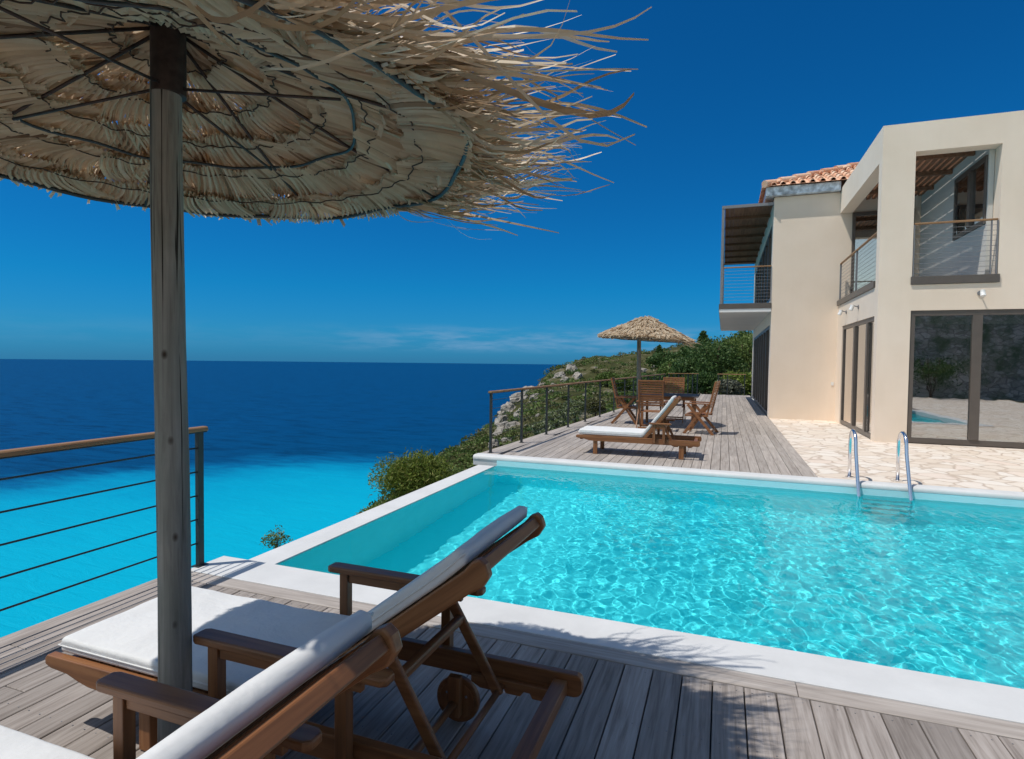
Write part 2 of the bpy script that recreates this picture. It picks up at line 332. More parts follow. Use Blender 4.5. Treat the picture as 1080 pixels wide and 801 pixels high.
# ------------------------------------------------------------------ mesh helpers
class MB:
    def __init__(s): s.v = []; s.f = []
    def add(s, vs, fs):
        o = len(s.v); s.v += [tuple(v) for v in vs]; s.f += [tuple(i+o for i in f) for f in fs]; return s
    def box(s, x0, x1, y0, y1, z0, z1):
        return s.add([(x0,y0,z0),(x1,y0,z0),(x1,y1,z0),(x0,y1,z0),(x0,y0,z1),(x1,y0,z1),(x1,y1,z1),(x0,y1,z1)],
                     [(0,3,2,1),(4,5,6,7),(0,1,5,4),(1,2,6,5),(2,3,7,6),(3,0,4,7)])
    def beam(s, p0, p1, wd, ht, side=None):
        p0 = Vector(p0); p1 = Vector(p1); d = (p1-p0).normalized()
        if side is None: side = Vector((0, 0, 1)).cross(d) if abs(d.z) < .95 else Vector((1, 0, 0))
        side = Vector(side); side = (side - d*side.dot(d)).normalized(); up = d.cross(side)
        a = side*wd/2; b = up*ht/2
        return s.add([p0-a-b, p0+a-b, p0+a+b, p0-a+b, p1-a-b, p1+a-b, p1+a+b, p1-a+b],
                     [(0,3,2,1),(4,5,6,7),(0,1,5,4),(1,2,6,5),(2,3,7,6),(3,0,4,7)])
    def tube(s, pts, r, n=8, cap=True, closed=False):
        pts = [Vector(p) for p in pts]; k = len(pts); rr = r if isinstance(r, (list, tuple)) else [r]*k
        vs = []; fs = []; prev = None
        for i, p in enumerate(pts):
            if closed: d = pts[(i+1) % k]-pts[i-1]
            else: d = pts[min(i+1, k-1)]-pts[max(i-1, 0)]
            d.normalize()
            if prev is None: a = d.orthogonal().normalized()
            else: a = (prev - d*prev.dot(d)).normalized()
            prev = a; b = d.cross(a)
            for j in range(n):
                t = 2*PI*j/n; vs.append(p + (a*math.cos(t)+b*math.sin(t))*rr[i])
        m_ = k if closed else k-1
        for i in range(m_):
            for j in range(n):
                a0 = i*n+j; a1 = i*n+(j+1) % n; b0 = ((i+1) % k)*n+j; b1 = ((i+1) % k)*n+(j+1) % n
                fs.append((a0, a1, b1, b0))
        if cap and not closed: fs.append(tuple(range(n-1, -1, -1))); fs.append(tuple((k-1)*n+j for j in range(n)))
        return s.add(vs, fs)
    def prism(s, poly, axis, a, b):          # polygon (u,v) extruded along an axis
        def P(u, v, t): return {'y': (u, t, v), 'x': (t, u, v), 'z': (u, v, t)}[axis]
        n = len(poly); vs = [P(u, v, a) for u, v in poly]+[P(u, v, b) for u, v in poly]
        fs = [tuple(range(n)), tuple(range(2*n-1, n-1, -1))]+[(i, n+i, n+(i+1) % n, (i+1) % n) for i in range(n)]
        return s.add(vs, fs)
    def build(s, name, mat, parent=None, smooth=False, bevel=0., seg=2):
        me = bpy.data.meshes.new(name); me.from_pydata(s.v, [], s.f); me.update()
        import bmesh
        bm = bmesh.new(); bm.from_mesh(me); 
        if len(s.f) < 60000: bmesh.ops.recalc_face_normals(bm, faces=bm.faces)
        bm.to_mesh(me); bm.free()
        if isinstance(mat, str): mat = M[mat]
        me.materials.append(mat)
        if smooth: me.polygons.foreach_set('use_smooth', [True]*len(me.polygons))
        o = bpy.data.objects.new(name, me); COL.objects.link(o)
        if parent: o.parent = parent
        if bevel:
            b = o.modifiers.new('bevel', 'BEVEL'); b.width = bevel; b.segments = seg; b.limit_method = 'ANGLE'; b.angle_limit = R(40)
        return o
def soft(o, ang=40):
    me = o.data; me.polygons.foreach_set('use_smooth', [True]*len(me.polygons))
    me.set_sharp_from_angle(angle=R(ang)); return o
def thing(name, label, cat, loc=(0, 0, 0), rz=0, group=None):
    o = bpy.data.objects.new(name, None); COL.objects.link(o); o.empty_display_size = .2
    o.location = loc; o.rotation_euler = (0, 0, rz); o['label'] = label; o['category'] = cat
    if group: o['group'] = group
    return o
def tag(o, label, cat, group=None):
    o['label'] = label; o['category'] = cat
    if group: o['group'] = group
    return o
def struct(o): o['kind'] = 'structure'; return o
def sub(name, parent):
    o = bpy.data.objects.new(name, None); COL.objects.link(o); o.parent = parent; return o
def dup(root, loc, rz, label):
    def cp(o, par):
        c = o.copy(); COL.objects.link(c)
        if par: c.parent = par
        for ch in list(o.children): cp(ch, c)
        return c
    kids = list(root.children)
    c = root.copy(); COL.objects.link(c); c.location = loc; c.rotation_euler = (0, 0, rz); c['label'] = label
    for ch in kids: cp(ch, c)
    return c

# ================================================================== SETTING
# ---- sea
mb = MB(); SEA_Z = -80; n = 160; rings = [0, 300, 900, 3000, 8000, 16500]
vs = [(0, 0, SEA_Z)]; fs = []
for r_ in rings[1:]:
    for j in range(n): vs.append((r_*math.cos(2*PI*j/n), r_*math.sin(2*PI*j/n), SEA_Z))
for j in range(n): fs.append((0, 1+j, 1+(j+1) % n))
for k in range(len(rings)-2):
    for j in range(n): a = 1+k*n; b = a+n; fs.append((a+j, b+j, b+(j+1) % n, a+(j+1) % n))
mb.add(vs, fs); struct(mb.build('sea', 'sea'))

# ---- hillside: height field in polar steps round the terrace
SIL = [(-400, 1150), (200, 760), (300, 640), (370, 575), (400, 540), (425, 524), (450, 503), (480, 478), (500, 461), (520, 447), (535, 436), (550, 422), (560, 412), (575, 398), (590, 389),
       (605, 383), (620, 379), (640, 376), (665, 374), (690, 371), (710, 367), (730, 361), (760, 358), (800, 350), (900, 335), (1100, 320), (1500, 300)]
def sil_at(px):
    for (a, ya), (b, yb) in zip(SIL, SIL[1:]):
        if a <= px <= b: return ya+(yb-ya)*(px-a)/(b-a)
    return SIL[-1][1] if px > 0 else SIL[0][1]
def azpx(az):                              # azimuth measured from +Y towards +X -> column, None behind
    d = az+YAW
    return 540+F_PX*math.tan(d) if abs(d) < R(72) else None
def tsil(az):
    p = azpx(az)
    if p is None: return (.12 if az+YAW > 0 else -1.6) if abs(az+YAW) < R(100) else .05
    p = max(-400, min(1500, p)); y = sil_at(p); d = pxdir(p, y); return d.z/math.hypot(d.x, d.y)
def ridge(az):
    p = azpx(az); p = 540 if p is None else p
    t = max(0, min(1, (p-420)/(620-420))); return 34+(150-34)*t**1.3
def fp_dist(x, y):
    lx = -4.3+max(0, min(1.2, (y-8.6)*.055)); dx = max(lx-x, 0, x-16); dy = max(-9-y, 0, y-31); return math.hypot(dx, dy)
def th(x, y):
    r = math.hypot(x, y); az = math.atan2(x, y); ts = tsil(az); rr = ridge(az); r0 = 5.
    if abs(az+YAW) > R(72) or azpx(az) is None: ts = .1 if (az > 0 or az < -R(135)) else -.9
    tn = -.62
    if r < rr:
        wv = (math.log(rr)-math.log(max(r, r0)))/(math.log(rr)-math.log(r0)); t = ts+(tn-ts)*wv**1.35; z = 1.5+r*t
    else: z = 1.5+rr*ts-(r-rr)*(.75+max(0, -ts))
    nz_ = mnoise.fractal(Vector((x, y, 3.1))*.11, 1.0, 2.1, 5)*.045*min(r, 90)
    nz_ += mnoise.noise(Vector((x, y, 9.1))*.03)*.03*min(r, 100)*(1 if r < rr else 2)
    z += nz_*(min(1, abs(r-rr)/rr+.25))
    d = fp_dist(x, y); s = min(1, d/2.5); s = s*s*(3-2*s)
    return (z*s if z > -3 else z*s)+(-2.6)*(1-s) if d < 2.5 else z
mb = MB(); NA, NR = 420, 150
azs = []
for i in range(NA):                        # finer steps where the camera looks
    azs.append(i/NA)
az_list = list(np.concatenate([np.linspace(-R(180), -R(70), 60, endpoint=False), np.linspace(-R(70), R(35), 300, endpoint=False), np.linspace(R(35), R(180), 60, endpoint=False)]))
rad = list(np.concatenate([[2.], np.geomspace(4, 420, NR-1)]))
vs = []; fs = []
for r_ in rad:
    for az in az_list:
        x = r_*math.sin(az); y = r_*math.cos(az); vs.append((x, y, max(th(x, y), SEA_Z-12)))
na = len(az_list)
for k in range(len(rad)-1):
    for j in range(na):
        fs.append((k*na+j, (k+1)*na+j, (k+1)*na+(j+1) % na, k*na+(j+1) % na))
mb.add(vs, fs); struct(mb.build('hillside', 'soil', smooth=True))

# ---- terrace base, decks, pool shell
WZ = -.12
mb = MB()
mb.box(-3.52, 12, -6, 2.97, -2.8, -.14); mb.box(-3.40, 12, 8.52, 30.2, -2.8, -.14) if False else mb.box(-2.4, 12, 8.52, 30.2, -2.8, -.14)
mb.prism([(-3.42, 8.56), (-2.39, 8.56), (-2.39, 28.9)], 'z', -2.8, -.14)
struct(mb.build('terrace_base', 'render_white'))
def boards(x0, x1, y0, y1, pitch, rn, joints=True, clipf=None):
    mb = MB(); x = x0
    while x < x1-.01:
        xe = min(x+pitch-.006, x1); ya = y0; ye = y1
        if clipf: ye = min(y1, clipf((x+xe)/2))
        cuts = [ya]
        if joints:
            c = ya+rn.uniform(.8, 3.6)
            while c < ye-.6: cuts.append(c); c += rn.choice((2.4, 3.0, 3.6))
        cuts.append(ye)
        for a, b in zip(cuts, cuts[1:]):
            if b-a > .05: dz = rn.uniform(-.0015, .0015); mb.box(x, xe, a+.001, b-.002, -.03+dz, dz)
        x += pitch
    return mb
rn = random.Random(3)
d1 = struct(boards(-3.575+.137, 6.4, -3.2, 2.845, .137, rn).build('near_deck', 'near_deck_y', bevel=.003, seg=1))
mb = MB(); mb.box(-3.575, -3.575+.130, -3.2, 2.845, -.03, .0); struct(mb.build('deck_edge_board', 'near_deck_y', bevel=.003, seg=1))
mb = MB(); mb.box(-3.52, .35, 2.85, 2.975, -.03, .001); mb.box(.353, 3.9, 2.85, 2.975, -.03, .001); mb.box(3.903, 6.4, 2.85, 2.975, -.03, .001); struct(mb.build('deck_trim', 'deck_x', bevel=.003, seg=1))
mb = MB()
for i in range(1, 60):
    for j in range(9):
        for k in (.03, .10):
            x = -3.575+.137*i+k; y = 2.80-.42*j; mb.tube([(x, y, .0005), (x, y, .0018)], .0030, 6)
struct(mb.build('deck_screws', 'grey_metal'))
def railx(y): return -3.54+(y-8.66)*.0555
d2 = struct(boards(-3.30, 1.03, 8.5, 29.5, .1315, rn, clipf=lambda x: 8.66+(x-.16+3.54)/.0555).build('far_deck', 'deck_y', bevel=.003, seg=1))
mb = MB(); mb.box(1.033, 1.21, 8.5, 17.28, -.03, .002); mb.box(1.033, 1.19, 17.285, 29.5, -.03, .002); struct(mb.build('deck_border', 'deck_y', bevel=.003, seg=1))
mb = MB()
for a, b, o in ((8.5, 16, 0), (16.003, 29.5, 0)):
    for k in range(2):
        mb.prism([(railx(a)-.14+k*.15, a), (railx(a)+.006+k*.15, a), (railx(b)+.006+k*.15, b), (railx(b)-.14+k*.15, b)], 'z', -.03, .002)
struct(mb.build('deck_side_border', 'deck_y', bevel=.003, seg=1))
# black sheet under the boards, standing in for shade in the gaps
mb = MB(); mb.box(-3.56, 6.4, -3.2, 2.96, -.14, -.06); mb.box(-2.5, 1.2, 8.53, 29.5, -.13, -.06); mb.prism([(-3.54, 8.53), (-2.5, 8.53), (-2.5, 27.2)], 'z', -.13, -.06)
struct(mb.build('deck_underlay', 'gap_shade'))
mb = MB(); mb.box(1.213, 12, 8.46, 13.6, -.12, 0); mb.box(1.213, 3.1, 13.6, 17.5, -.12, 0); mb.box(6.403, 12, -6, 8.455, -.12, 0); mb.box(-3.5, 6.40, -6, -3.21, -.12, 0)
struct(mb.build('paving', 'paving'))
# coping
mb = MB(); x = -3.52
while x < 6.39: xe = min(x+10, 6.4); mb.box(x, xe-.0025, 2.98, 3.30, -.5, .003); x = xe
struct(mb.build('near_coping', 'coping', bevel=.004))
mb = MB(); mb.box(-3.515, 6.39, 2.985, 3.295, -.49, -.006); struct(mb.build('coping_joints', 'joint'))
mb = MB(); y = 3.302
while y < 8.13: ye = min(y+1.22, 8.14); mb.box(-3.53, -3.26, y, ye-.0015, -2.2, WZ+.012); y = ye
struct(mb.build('infinity_coping', 'coping', bevel=.004))
mb = MB(); mb.box(-3.525, -3.265, 3.305, 8.135, -2.19, WZ+.004); struct(mb.build('edge_joints', 'joint'))
prof = [(8.50, -.13), (8.50, .012), (8.44, .022), (8.29, .024), (8.25, .018), (8.232, .004), (8.228, -.02), (8.228, -.034), (8.24, -.035), (8.24, -.13)]
mb = MB(); mb.prism(prof, 'x', -3.66, 6.4); struct(soft(mb.build('far_coping', 'coping'), 50))
mb = MB(); mb.box(6.10, 6.398, 3.302, 8.185, -.5, .003); struct(mb.build('side_coping', 'coping', bevel=.008))
# pool basin: inner faces
PX0, PX1, PY0, PY1, PZ = -3.262, 6.10, 3.30, 8.245, -1.30
mb = MB()
def grid(mb, o, u, v, nu, nv):
    o = Vector(o); u = Vector(u); v = Vector(v); vs = []; fs = []
    for i in range(nu+1):
        for j in range(nv+1): vs.append(o+u*i/nu+v*j/nv)
    for i in range(nu):
        for j in range(nv): a = i*(nv+1)+j; fs.append((a, a+1, a+nv+2, a+nv+1))
    mb.add(vs, fs)
mb.add([(PX0, PY0, PZ), (PX1, PY0, PZ), (PX1, PY1, PZ), (PX0, PY1, PZ), (PX0, PY0, -.13), (PX1, PY0, -.13), (PX1, PY1, -.16), (PX0, PY1, -.13)],
       [(0, 1, 2, 3), (0, 4, 5, 1), (1, 5, 6, 2), (0, 3, 7, 4)])
pb = struct(mb.build('pool_floor', 'liner'))
mb = MB(); mb.add([(PX0, PY1, PZ), (PX1, PY1, PZ), (PX1, PY1, -.16), (PX0, PY1, -.16)], [(0, 1, 2, 3)]); struct(mb.build('pool_wall', 'liner'))
mb = MB(); mb.box(-3.4, 6.4, PY1, 8.50, -.16, -.1305); mb.box(-3.4, 6.4, 8.2401, 8.49, -.1303, -.05)
mb = MB(); mb.box(-3.26, PX1, 8.230, 8.2335, -.24, -.036); struct(mb.build('pool_band', 'pool_band'))
# water surface with real ripples
nx, ny = 780, 410
X = np.linspace(PX0+.001, PX1-.001, nx); Y = np.linspace(PY0+.001, 8.234, ny); XX, YY = np.meshgrid(X, Y, indexing='ij')
rs = np.random.RandomState(5); Z = np.zeros_like(XX)
for i in range(90):
    lam = .042*2**(rs.uniform(0, 2.3)); a = rs.normal(.35, .9); k = 2*PI/lam
    wx = XX+.06*np.sin(YY*3.1+i)+.05*np.sin(XX*2.3+i*2); wy = YY+.06*np.sin(XX*2.7+i*1.7)
    Z += .36/k**2*np.sin(k*(wx*math.cos(a)+wy*math.sin(a))+rs.uniform(0, 6.28))
Z *= np.clip((XX+3.1)/1.6, .45, 1)
vs = np.stack([XX, YY, Z+WZ], -1).reshape(-1, 3)
ii, jj = np.meshgrid(np.arange(nx-1), np.arange(ny-1), indexing='ij'); a = (ii*ny+jj).ravel()
faces = np.stack([a, a+ny, a+ny+1, a+1], 1)
me = bpy.data.meshes.new('pool_water'); me.from_pydata(vs.tolist(), [], faces.tolist()); me.polygons.foreach_set('use_smooth', [True]*len(me.polygons)); me.materials.append(M['water'])
wo = bpy.data.objects.new('pool_water', me); COL.objects.link(wo); struct(wo)
wo.cycles.is_caustics_caster = True; pb.cycles.is_caustics_receiver = True; bpy.data.objects['pool_wall'].cycles.is_caustics_receiver = True; sl.cycles.is_caustics_light = True

#@@OBJECTS
# ================================================================== HOUSE
house = thing('house', 'cream two storey villa with tiled roof, balconies and dark framed doors beside the pool', 'house', (0, 0, 0))
# rear wing
mb = MB()
mb.box(1.20, 9, 17.35, 17.60, 0, 6.05)                      # south wall
mb.box(1.20, 1.45, 17.602, 17.9, 0, 6.05); mb.box(1.20, 1.45, 27.0, 28.0, 0, 6.05)
mb.box(1.20, 1.45, 17.902, 26.998, 2.62, 3.30); mb.box(1.20, 1.45, 17.902, 26.998, 5.45, 6.05)
mb.box(1.46, 9, 27.7, 28.0, 0, 6.05); mb.box(8.7, 9, 17.61, 27.69, 0, 6.05)
mb.box(1.46, 8.69, 17.61, 27.69, 2.7, 2.95); mb.box(1.46, 8.69, 17.61, 27.69, 5.8, 6.04)
wing = mb.build('rear_wing_wall', 'stucco', house)
def glazed(name, axis, c, a0, a1, z0, z1, panels, parent, glassmat='glass', fw=.07, curtain=False, face=-1, deep=.06):
    """frame with panels in the plane axis = c, spanning a0..a1; face = side looking out"""
    mb = MB(); g = MB(); cu_ = MB()
    def bx(m_, u0, u1, w0, w1, d0, d1):
        lo, hi = sorted((c+face*d0, c+face*d1))
        if axis == 'x': m_.box(lo, hi, u0, u1, w0, w1)
        else: m_.box(u0, u1, lo, hi, w0, w1)
    e = .0015
    bx(mb, a0, a1, z0, z0+fw, 0, deep); bx(mb, a0, a1, z1-fw, z1, 0, deep)
    bx(mb, a0, a0+fw*.8, z0+fw+e, z1-fw-e, 0, deep); bx(mb, a1-fw*.8, a1, z0+fw+e, z1-fw-e, 0, deep)
    bnds = panels if isinstance(panels, list) else [a0+(a1-a0)*i/panels for i in range(1, panels)]
    for k, b in enumerate(bnds): bx(mb, b-fw*.75, b+fw*.75, z0+fw+e, z1-fw-e, -.01 if k % 2 else .0, deep+.02)
    fr = mb.build(name, 'frame', parent, bevel=.004, seg=1)
    ed = [a0]+bnds+[a1]
    for i in range(len(ed)-1):
        g = MB(); bx(g, ed[i]+fw*.76, ed[i+1]-fw*.76, z0+fw+.002, z1-fw-.002, .026, .03+.006*(i % 2)); g.build('pane', glassmat, fr)
    if curtain:
        bx(cu_, a0+.06, a1-.06, z0+.05, z1-.05, -.09, -.08); cu_.build('curtain', 'curtain', fr)
    return fr
glazed('patio_door', 'x', 1.27, 17.905, 26.995, .01, 2.615, [19.2, 20.4, 21.6, 22.8, 24.2, 25.6], house, fw=.1)
glazed('balcony_door', 'x', 1.27, 17.905, 26.995, 3.305, 5.445, [19.2, 20.6, 22.2, 23.8, 25.4], house, fw=.1)
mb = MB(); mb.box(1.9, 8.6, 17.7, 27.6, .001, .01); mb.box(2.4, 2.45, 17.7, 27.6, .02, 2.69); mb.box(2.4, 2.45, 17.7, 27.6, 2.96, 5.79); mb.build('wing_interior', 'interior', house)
# roof of the wing: fascia, barrel tiles on two slopes, hip cap
mb = MB(); mb.box(.98, 2.775, 17.19, 17.345, 6.06, 6.30); mb.box(.98, 1.19, 17.347, 28.1, 6.06, 6.30); fascia = mb.build('roof_fascia', 'zinc', house, bevel=.01)
roof = sub('tiled_roof', house)
def barrel_roof(eave_pt, along, up, rise, length, width_at, pitch=.235, course=.38, both=True):
    """tiles: along = eave direction, up = horizontal uphill direction"""
    mb = MB(); n_ = int(length/course); eave_pt = Vector(eave_pt); along = Vector(along); up = Vector(up)
    k = 0
    rr_ = random.Random(4)
    for c in range(n_):
        s0 = c*course-.02; s1 = (c+1)*course+.05
        a0, a1 = width_at((s0+s1)/2)
        ntile = int((a1-a0)/pitch)
        for i in range(ntile+1):
            ac = (math.ceil(a0/pitch)+i)*pitch
            if ac > a1: continue
            w_ = pitch*.62; vs = []; jit = rr_.uniform(-.008, .008)
            for s, lift, wm in ((s0, .035, 1.), (s1, .0, .86)):
                for j in range(7):
                    t = PI*j/6; vs.append(eave_pt+along*(ac+jit+math.cos(t)*w_/2*wm)+up*s+Vector((0, 0, rise*s+math.sin(t)*.075+lift)))
            for s, lift in ((s0, .035), ):
                for j in range(7):
                    t = PI*j/6; vs.append(eave_pt+along*(ac+jit+math.cos(t)*(w_/2-.014))+up*s+Vector((0, 0, rise*s+math.sin(t)*(.075-.014)+lift)))
            mb.add(vs, [(j, j+1, 8+j, 7+j) for j in range(6)]+[(j, 14+j, 15+j, j+1) for j in range(6)])
            # pan tile between
            pc = ac+pitch/2; vs = []
            for s, lift in ((s0-.01, .012), (s1, -.012)):
                for j in range(5):
                    t = PI+PI*j/4; vs.append(eave_pt+along*(pc+math.cos(t)*pitch*.33)+up*s+Vector((0, 0, rise*s+math.sin(t)*.05+.045+lift)))
            mb.add(vs, [(j, j+1, 6+j, 5+j) for j in range(4)])
    return mb
PITCH_R = .41
b1 = barrel_roof((.93, 17.14, 6.30), (1, 0, 0), (0, 1, 0), PITCH_R, 4.4, lambda s: (max(0, s), 8.2))
soft(b1.build('front_tiles', 'tile', roof), 60)
b2 = barrel_roof((.90, 17.14, 6.30), (0, 1, 0), (1, 0, 0), PITCH_R, 4.4, lambda s: (max(0, s), 11.0))
soft(b2.build('side_tiles', 'tile', roof), 60)
mb = MB()
for i in range(11):
    p0 = Vector((.93+i*.4, 17.12+i*.4, 6.34+PITCH_R*i*.4)); p1 = p0+Vector((.43, .43, PITCH_R*.43)); vs = []
    mb.tube([p0+Vector((0, 0, .03)), p1], [.10, .085], 10)
soft(mb.build('hip_cap', 'tile', roof), 50)
mb = MB(); mb.prism([(.99, 6.29), (9, 6.29), (9, 7.3), (3.9, 7.3)], 'y', 17.4, 27.9) if False else mb.add([(.97, 17.1, 6.305), (9, 17.1, 6.305), (9, 21.4, 6.3+PITCH_R*4.2), (5.2, 21.4, 6.3+PITCH_R*4.2), (.97, 28, 6.305), (5.2, 28, 6.3+PITCH_R*4.2), (9, 28, 6.305)], [(0, 1, 2, 3), (0, 3, 5, 4), (3, 2, 6, 5)])
mb.build('roof_deck', 'tile', roof)
# front block
mb = MB()
FX, FY, TOP = 2.80, 13.05, 6.13
mb.box(FX, 3.35, FY, 13.30, 0, TOP)                        # corner pier
mb.box(3.35, 9, FY, 13.35, 5.58, TOP)
mb.box(4.69, 9, FY, 13.35, 3.05, 5.58)
mb.box(3.35, 9, FY, 13.35, 2.56, 3.05)
mb.box(5.72, 9, FY, 13.35, 0, 2.56)
mb.box(FX, FX+.28, 13.30, 17.348, 5.49, TOP); mb.box(FX, FX+.28, 13.30, 17.348, 2.485, 3.05); mb.box(FX, FX+.28, 16.62, 17.348, 0, 2.483)
mb.box(8.75, 9, 13.352, 17.348, 0, TOP)
blk = mb.build('front_block_wall', 'stucco', house)
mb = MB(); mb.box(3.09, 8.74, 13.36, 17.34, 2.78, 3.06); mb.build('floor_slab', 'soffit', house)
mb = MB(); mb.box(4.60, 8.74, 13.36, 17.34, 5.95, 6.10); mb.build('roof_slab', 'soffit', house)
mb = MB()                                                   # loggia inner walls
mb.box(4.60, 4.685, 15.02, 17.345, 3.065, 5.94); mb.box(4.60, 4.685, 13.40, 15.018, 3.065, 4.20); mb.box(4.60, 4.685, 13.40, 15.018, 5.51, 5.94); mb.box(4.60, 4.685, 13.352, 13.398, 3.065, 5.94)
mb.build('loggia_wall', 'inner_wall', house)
glazed('loggia_window', 'x', 4.63, 13.405, 15.01, 4.205, 5.505, [14.15], house, fw=.09)
mb = MB(); mb.box(3.0, 4.58, 17.335, 17.348, 3.07, 5.48) 
glazed('loggia_door', 'y', 17.34, 3.08, 4.45, 3.07, 5.48, [3.75], house, fw=.09)
mb = MB(); mb.box(3.15, 4.40, 17.351, 17.36, 3.1, 5.4)
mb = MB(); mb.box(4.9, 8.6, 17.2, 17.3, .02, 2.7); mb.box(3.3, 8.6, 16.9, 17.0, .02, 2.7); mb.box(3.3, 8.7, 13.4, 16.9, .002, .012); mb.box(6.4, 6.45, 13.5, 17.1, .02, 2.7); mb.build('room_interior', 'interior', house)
mb = MB(); mb.box(3.42, 5.65, 13.17, 13.19, 2.30, 2.455); mb.build('rolled_blind', 'curtain', house)
glazed('sliding_door', 'y', 13.13, 3.355, 5.715, .015, 2.558, [4.42], house, fw=.1)
glazed('side_door', 'x', 2.88, 13.305, 16.615, .015, 2.482, [15.2, 13.95], house, fw=.09, curtain=True)
# loggia pergola
pg = sub('loggia_pergola', house)
mb = MB()
for i in range(12): x = 3.12+i*.128; mb.box(x, x+.082, 13.37, 17.33, 5.80, 5.905)
mb.build('slat', 'brown_slat', pg)
for y in (14.0, 15.2, 16.4): mb = MB(); mb.box(3.09, 4.59, y, y+.07, 5.70, 5.798); mb.build('beam', 'brown_slat', pg)
# railings of the loggia
def cable_rail(name, parent, pts, z0, zt, spacing, ncab, hand='rail_x', r=.004, hw=.05, posts=None, ph=.04):
    fr = sub(name, parent)
    a, b = Vector((*pts[0], 0)), Vector((*pts[1], 0)); ln = (b-a).length
    mb = MB(); mb.beam((a.x, a.y, zt), (b.x, b.y, zt), hw, .035); soft(mb.build('handrail', hand, fr, bevel=.008), 40)
    n_ = max(1, round(ln/spacing)); 
    ps = posts or [i/n_ for i in range(n_+1)]
    for t in ps:
        p = a.lerp(b, t); q = MB(); d = (b-a).normalized()
        q.beam((p.x, p.y, z0), (p.x, p.y, zt-.018), ph*.4, ph, side=d); q.build('post', 'grey_metal', fr)
    q = MB()
    for k in range(ncab):
        z = z0+.06+(zt-.1-z0-.06)*k/(ncab-1); q.tube([(a.x, a.y, z), (b.x, b.y, z)], r, 6)
    q.build('cables', 'grey_metal', fr)
    return fr
mb = MB(); mb.box(3.33, 4.715, 13.02, 13.34, 3.055, 3.205); mb.build('balcony_sill', 'frame', house, bevel=.004)
mb = MB(); mb.box(2.77, 3.09, 13.34, 17.30, 3.055, 3.19); mb.build('balcony_sill', 'frame', house, bevel=.004)
cable_rail('balcony_railing', house, [(3.37, 13.07), (4.67, 13.07)], 3.205, 4.21, 1.3, 10, posts=[0, .93, 1])
cable_rail('balcony_railing', house, [(2.83, 13.32), (2.83, 17.22)], 3.19, 4.15, 2.0, 10, hand='rail_y')
# west balcony with its slatted canopy
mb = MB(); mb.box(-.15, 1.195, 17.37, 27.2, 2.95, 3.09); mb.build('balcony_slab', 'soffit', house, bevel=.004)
mb = MB(); mb.box(-.16, 1.195, 17.34, 17.367, 3.04, 3.18); mb.box(-.165, -.152, 17.37, 27.2, 3.0, 3.18); mb.box(-.15, 1.19, 17.37, 27.2, 3.092, 3.13); mb.build('balcony_edge', 'frame', house)
mb = MB(); mb.box(-.15, 1.19, 17.352, 17.366, 2.945, 3.038); mb.build('drip_edge', 'white_metal', house)
cable_rail('balcony_railing', house, [(-.10, 17.40), (1.18, 17.40)], 3.13, 4.20, 1.3, 11)
cable_rail('balcony_railing', house, [(-.10, 17.42), (-.10, 27.15)], 3.13, 4.20, 2.2, 11, hand='rail_y')
cn = sub('balcony_canopy', house)
mb = MB(); mb.box(-.14, -.07, 17.37, 17.43, 3.13, 5.85); mb.build('canopy_post', 'grey_metal', cn); mb = MB(); mb.box(-.14, -.07, 27.1, 27.16, 3.13, 5.85); mb.build('canopy_post', 'grey_metal', cn)
mb = MB(); mb.box(-.14, 1.19, 17.36, 17.42, 5.852, 5.93); mb.box(-.14, -.07, 17.422, 27.2, 5.852, 5.93); mb.box(-.14, 1.19, 27.205, 27.26, 5.852, 5.93); mb.build('canopy_frame', 'grey_metal', cn)
mb = MB()
for i in range(10): x = -.055+i*.124; mb.box(x, x+.1215, 17.43, 27.19, 5.90, 5.925)
mb.build('slat', 'brown_slat', cn)
for i in range(7): y = 18.6+i*1.35; mb = MB(); mb.box(-.06, 1.19, y, y+.07, 5.82, 5.898); mb.build('beam', 'brown_slat', cn)
# wall lamps
def wall_lamp(p, nrm, parent):
    fr = sub('wall_lamp', parent); p = Vector(p); nrm = Vector(nrm); s_ = Vector((0, 0, 1)).cross(nrm)
    mb = MB(); mb.tube([p, p+nrm*.02], .045, 12); mb.tube([p+nrm*.01, p+nrm*.12+Vector((0, 0, .03))], .012, 8); mb.build('bracket', 'grey_metal', fr)
    mb = MB(); c = p+nrm*.13; mb.tube([c+Vector((0, 0, .05)), c+Vector((0, 0, -.0)), c+nrm*.03+Vector((0, 0, -.07))], [.035, .04, .045], 12); mb.build('lamp_head', 'white_metal', fr, smooth=False)
wall_lamp((4.43, 13.05, 2.86), (0, -1, 0), house)
wall_lamp((2.80, 16.1, 2.80), (-1, 0, 0), house); wall_lamp((2.80, 14.75, 2.80), (-1, 0, 0), house)
mb = MB(); mb.box(2.7, 2.76, 17.335, 17.348, .95, 1.04); mb.build('outdoor_socket', 'white_metal', house)

# garden wall behind the viewer (seen mirrored in the glass doors)
mb = MB(); mb.box(-2, 16, -8.4, -7.9, -.1, 4.6); tag(mb.build('retaining_wall', 'stone_wall'), 'tall grey stone retaining wall reflected in the glass doors', 'wall')

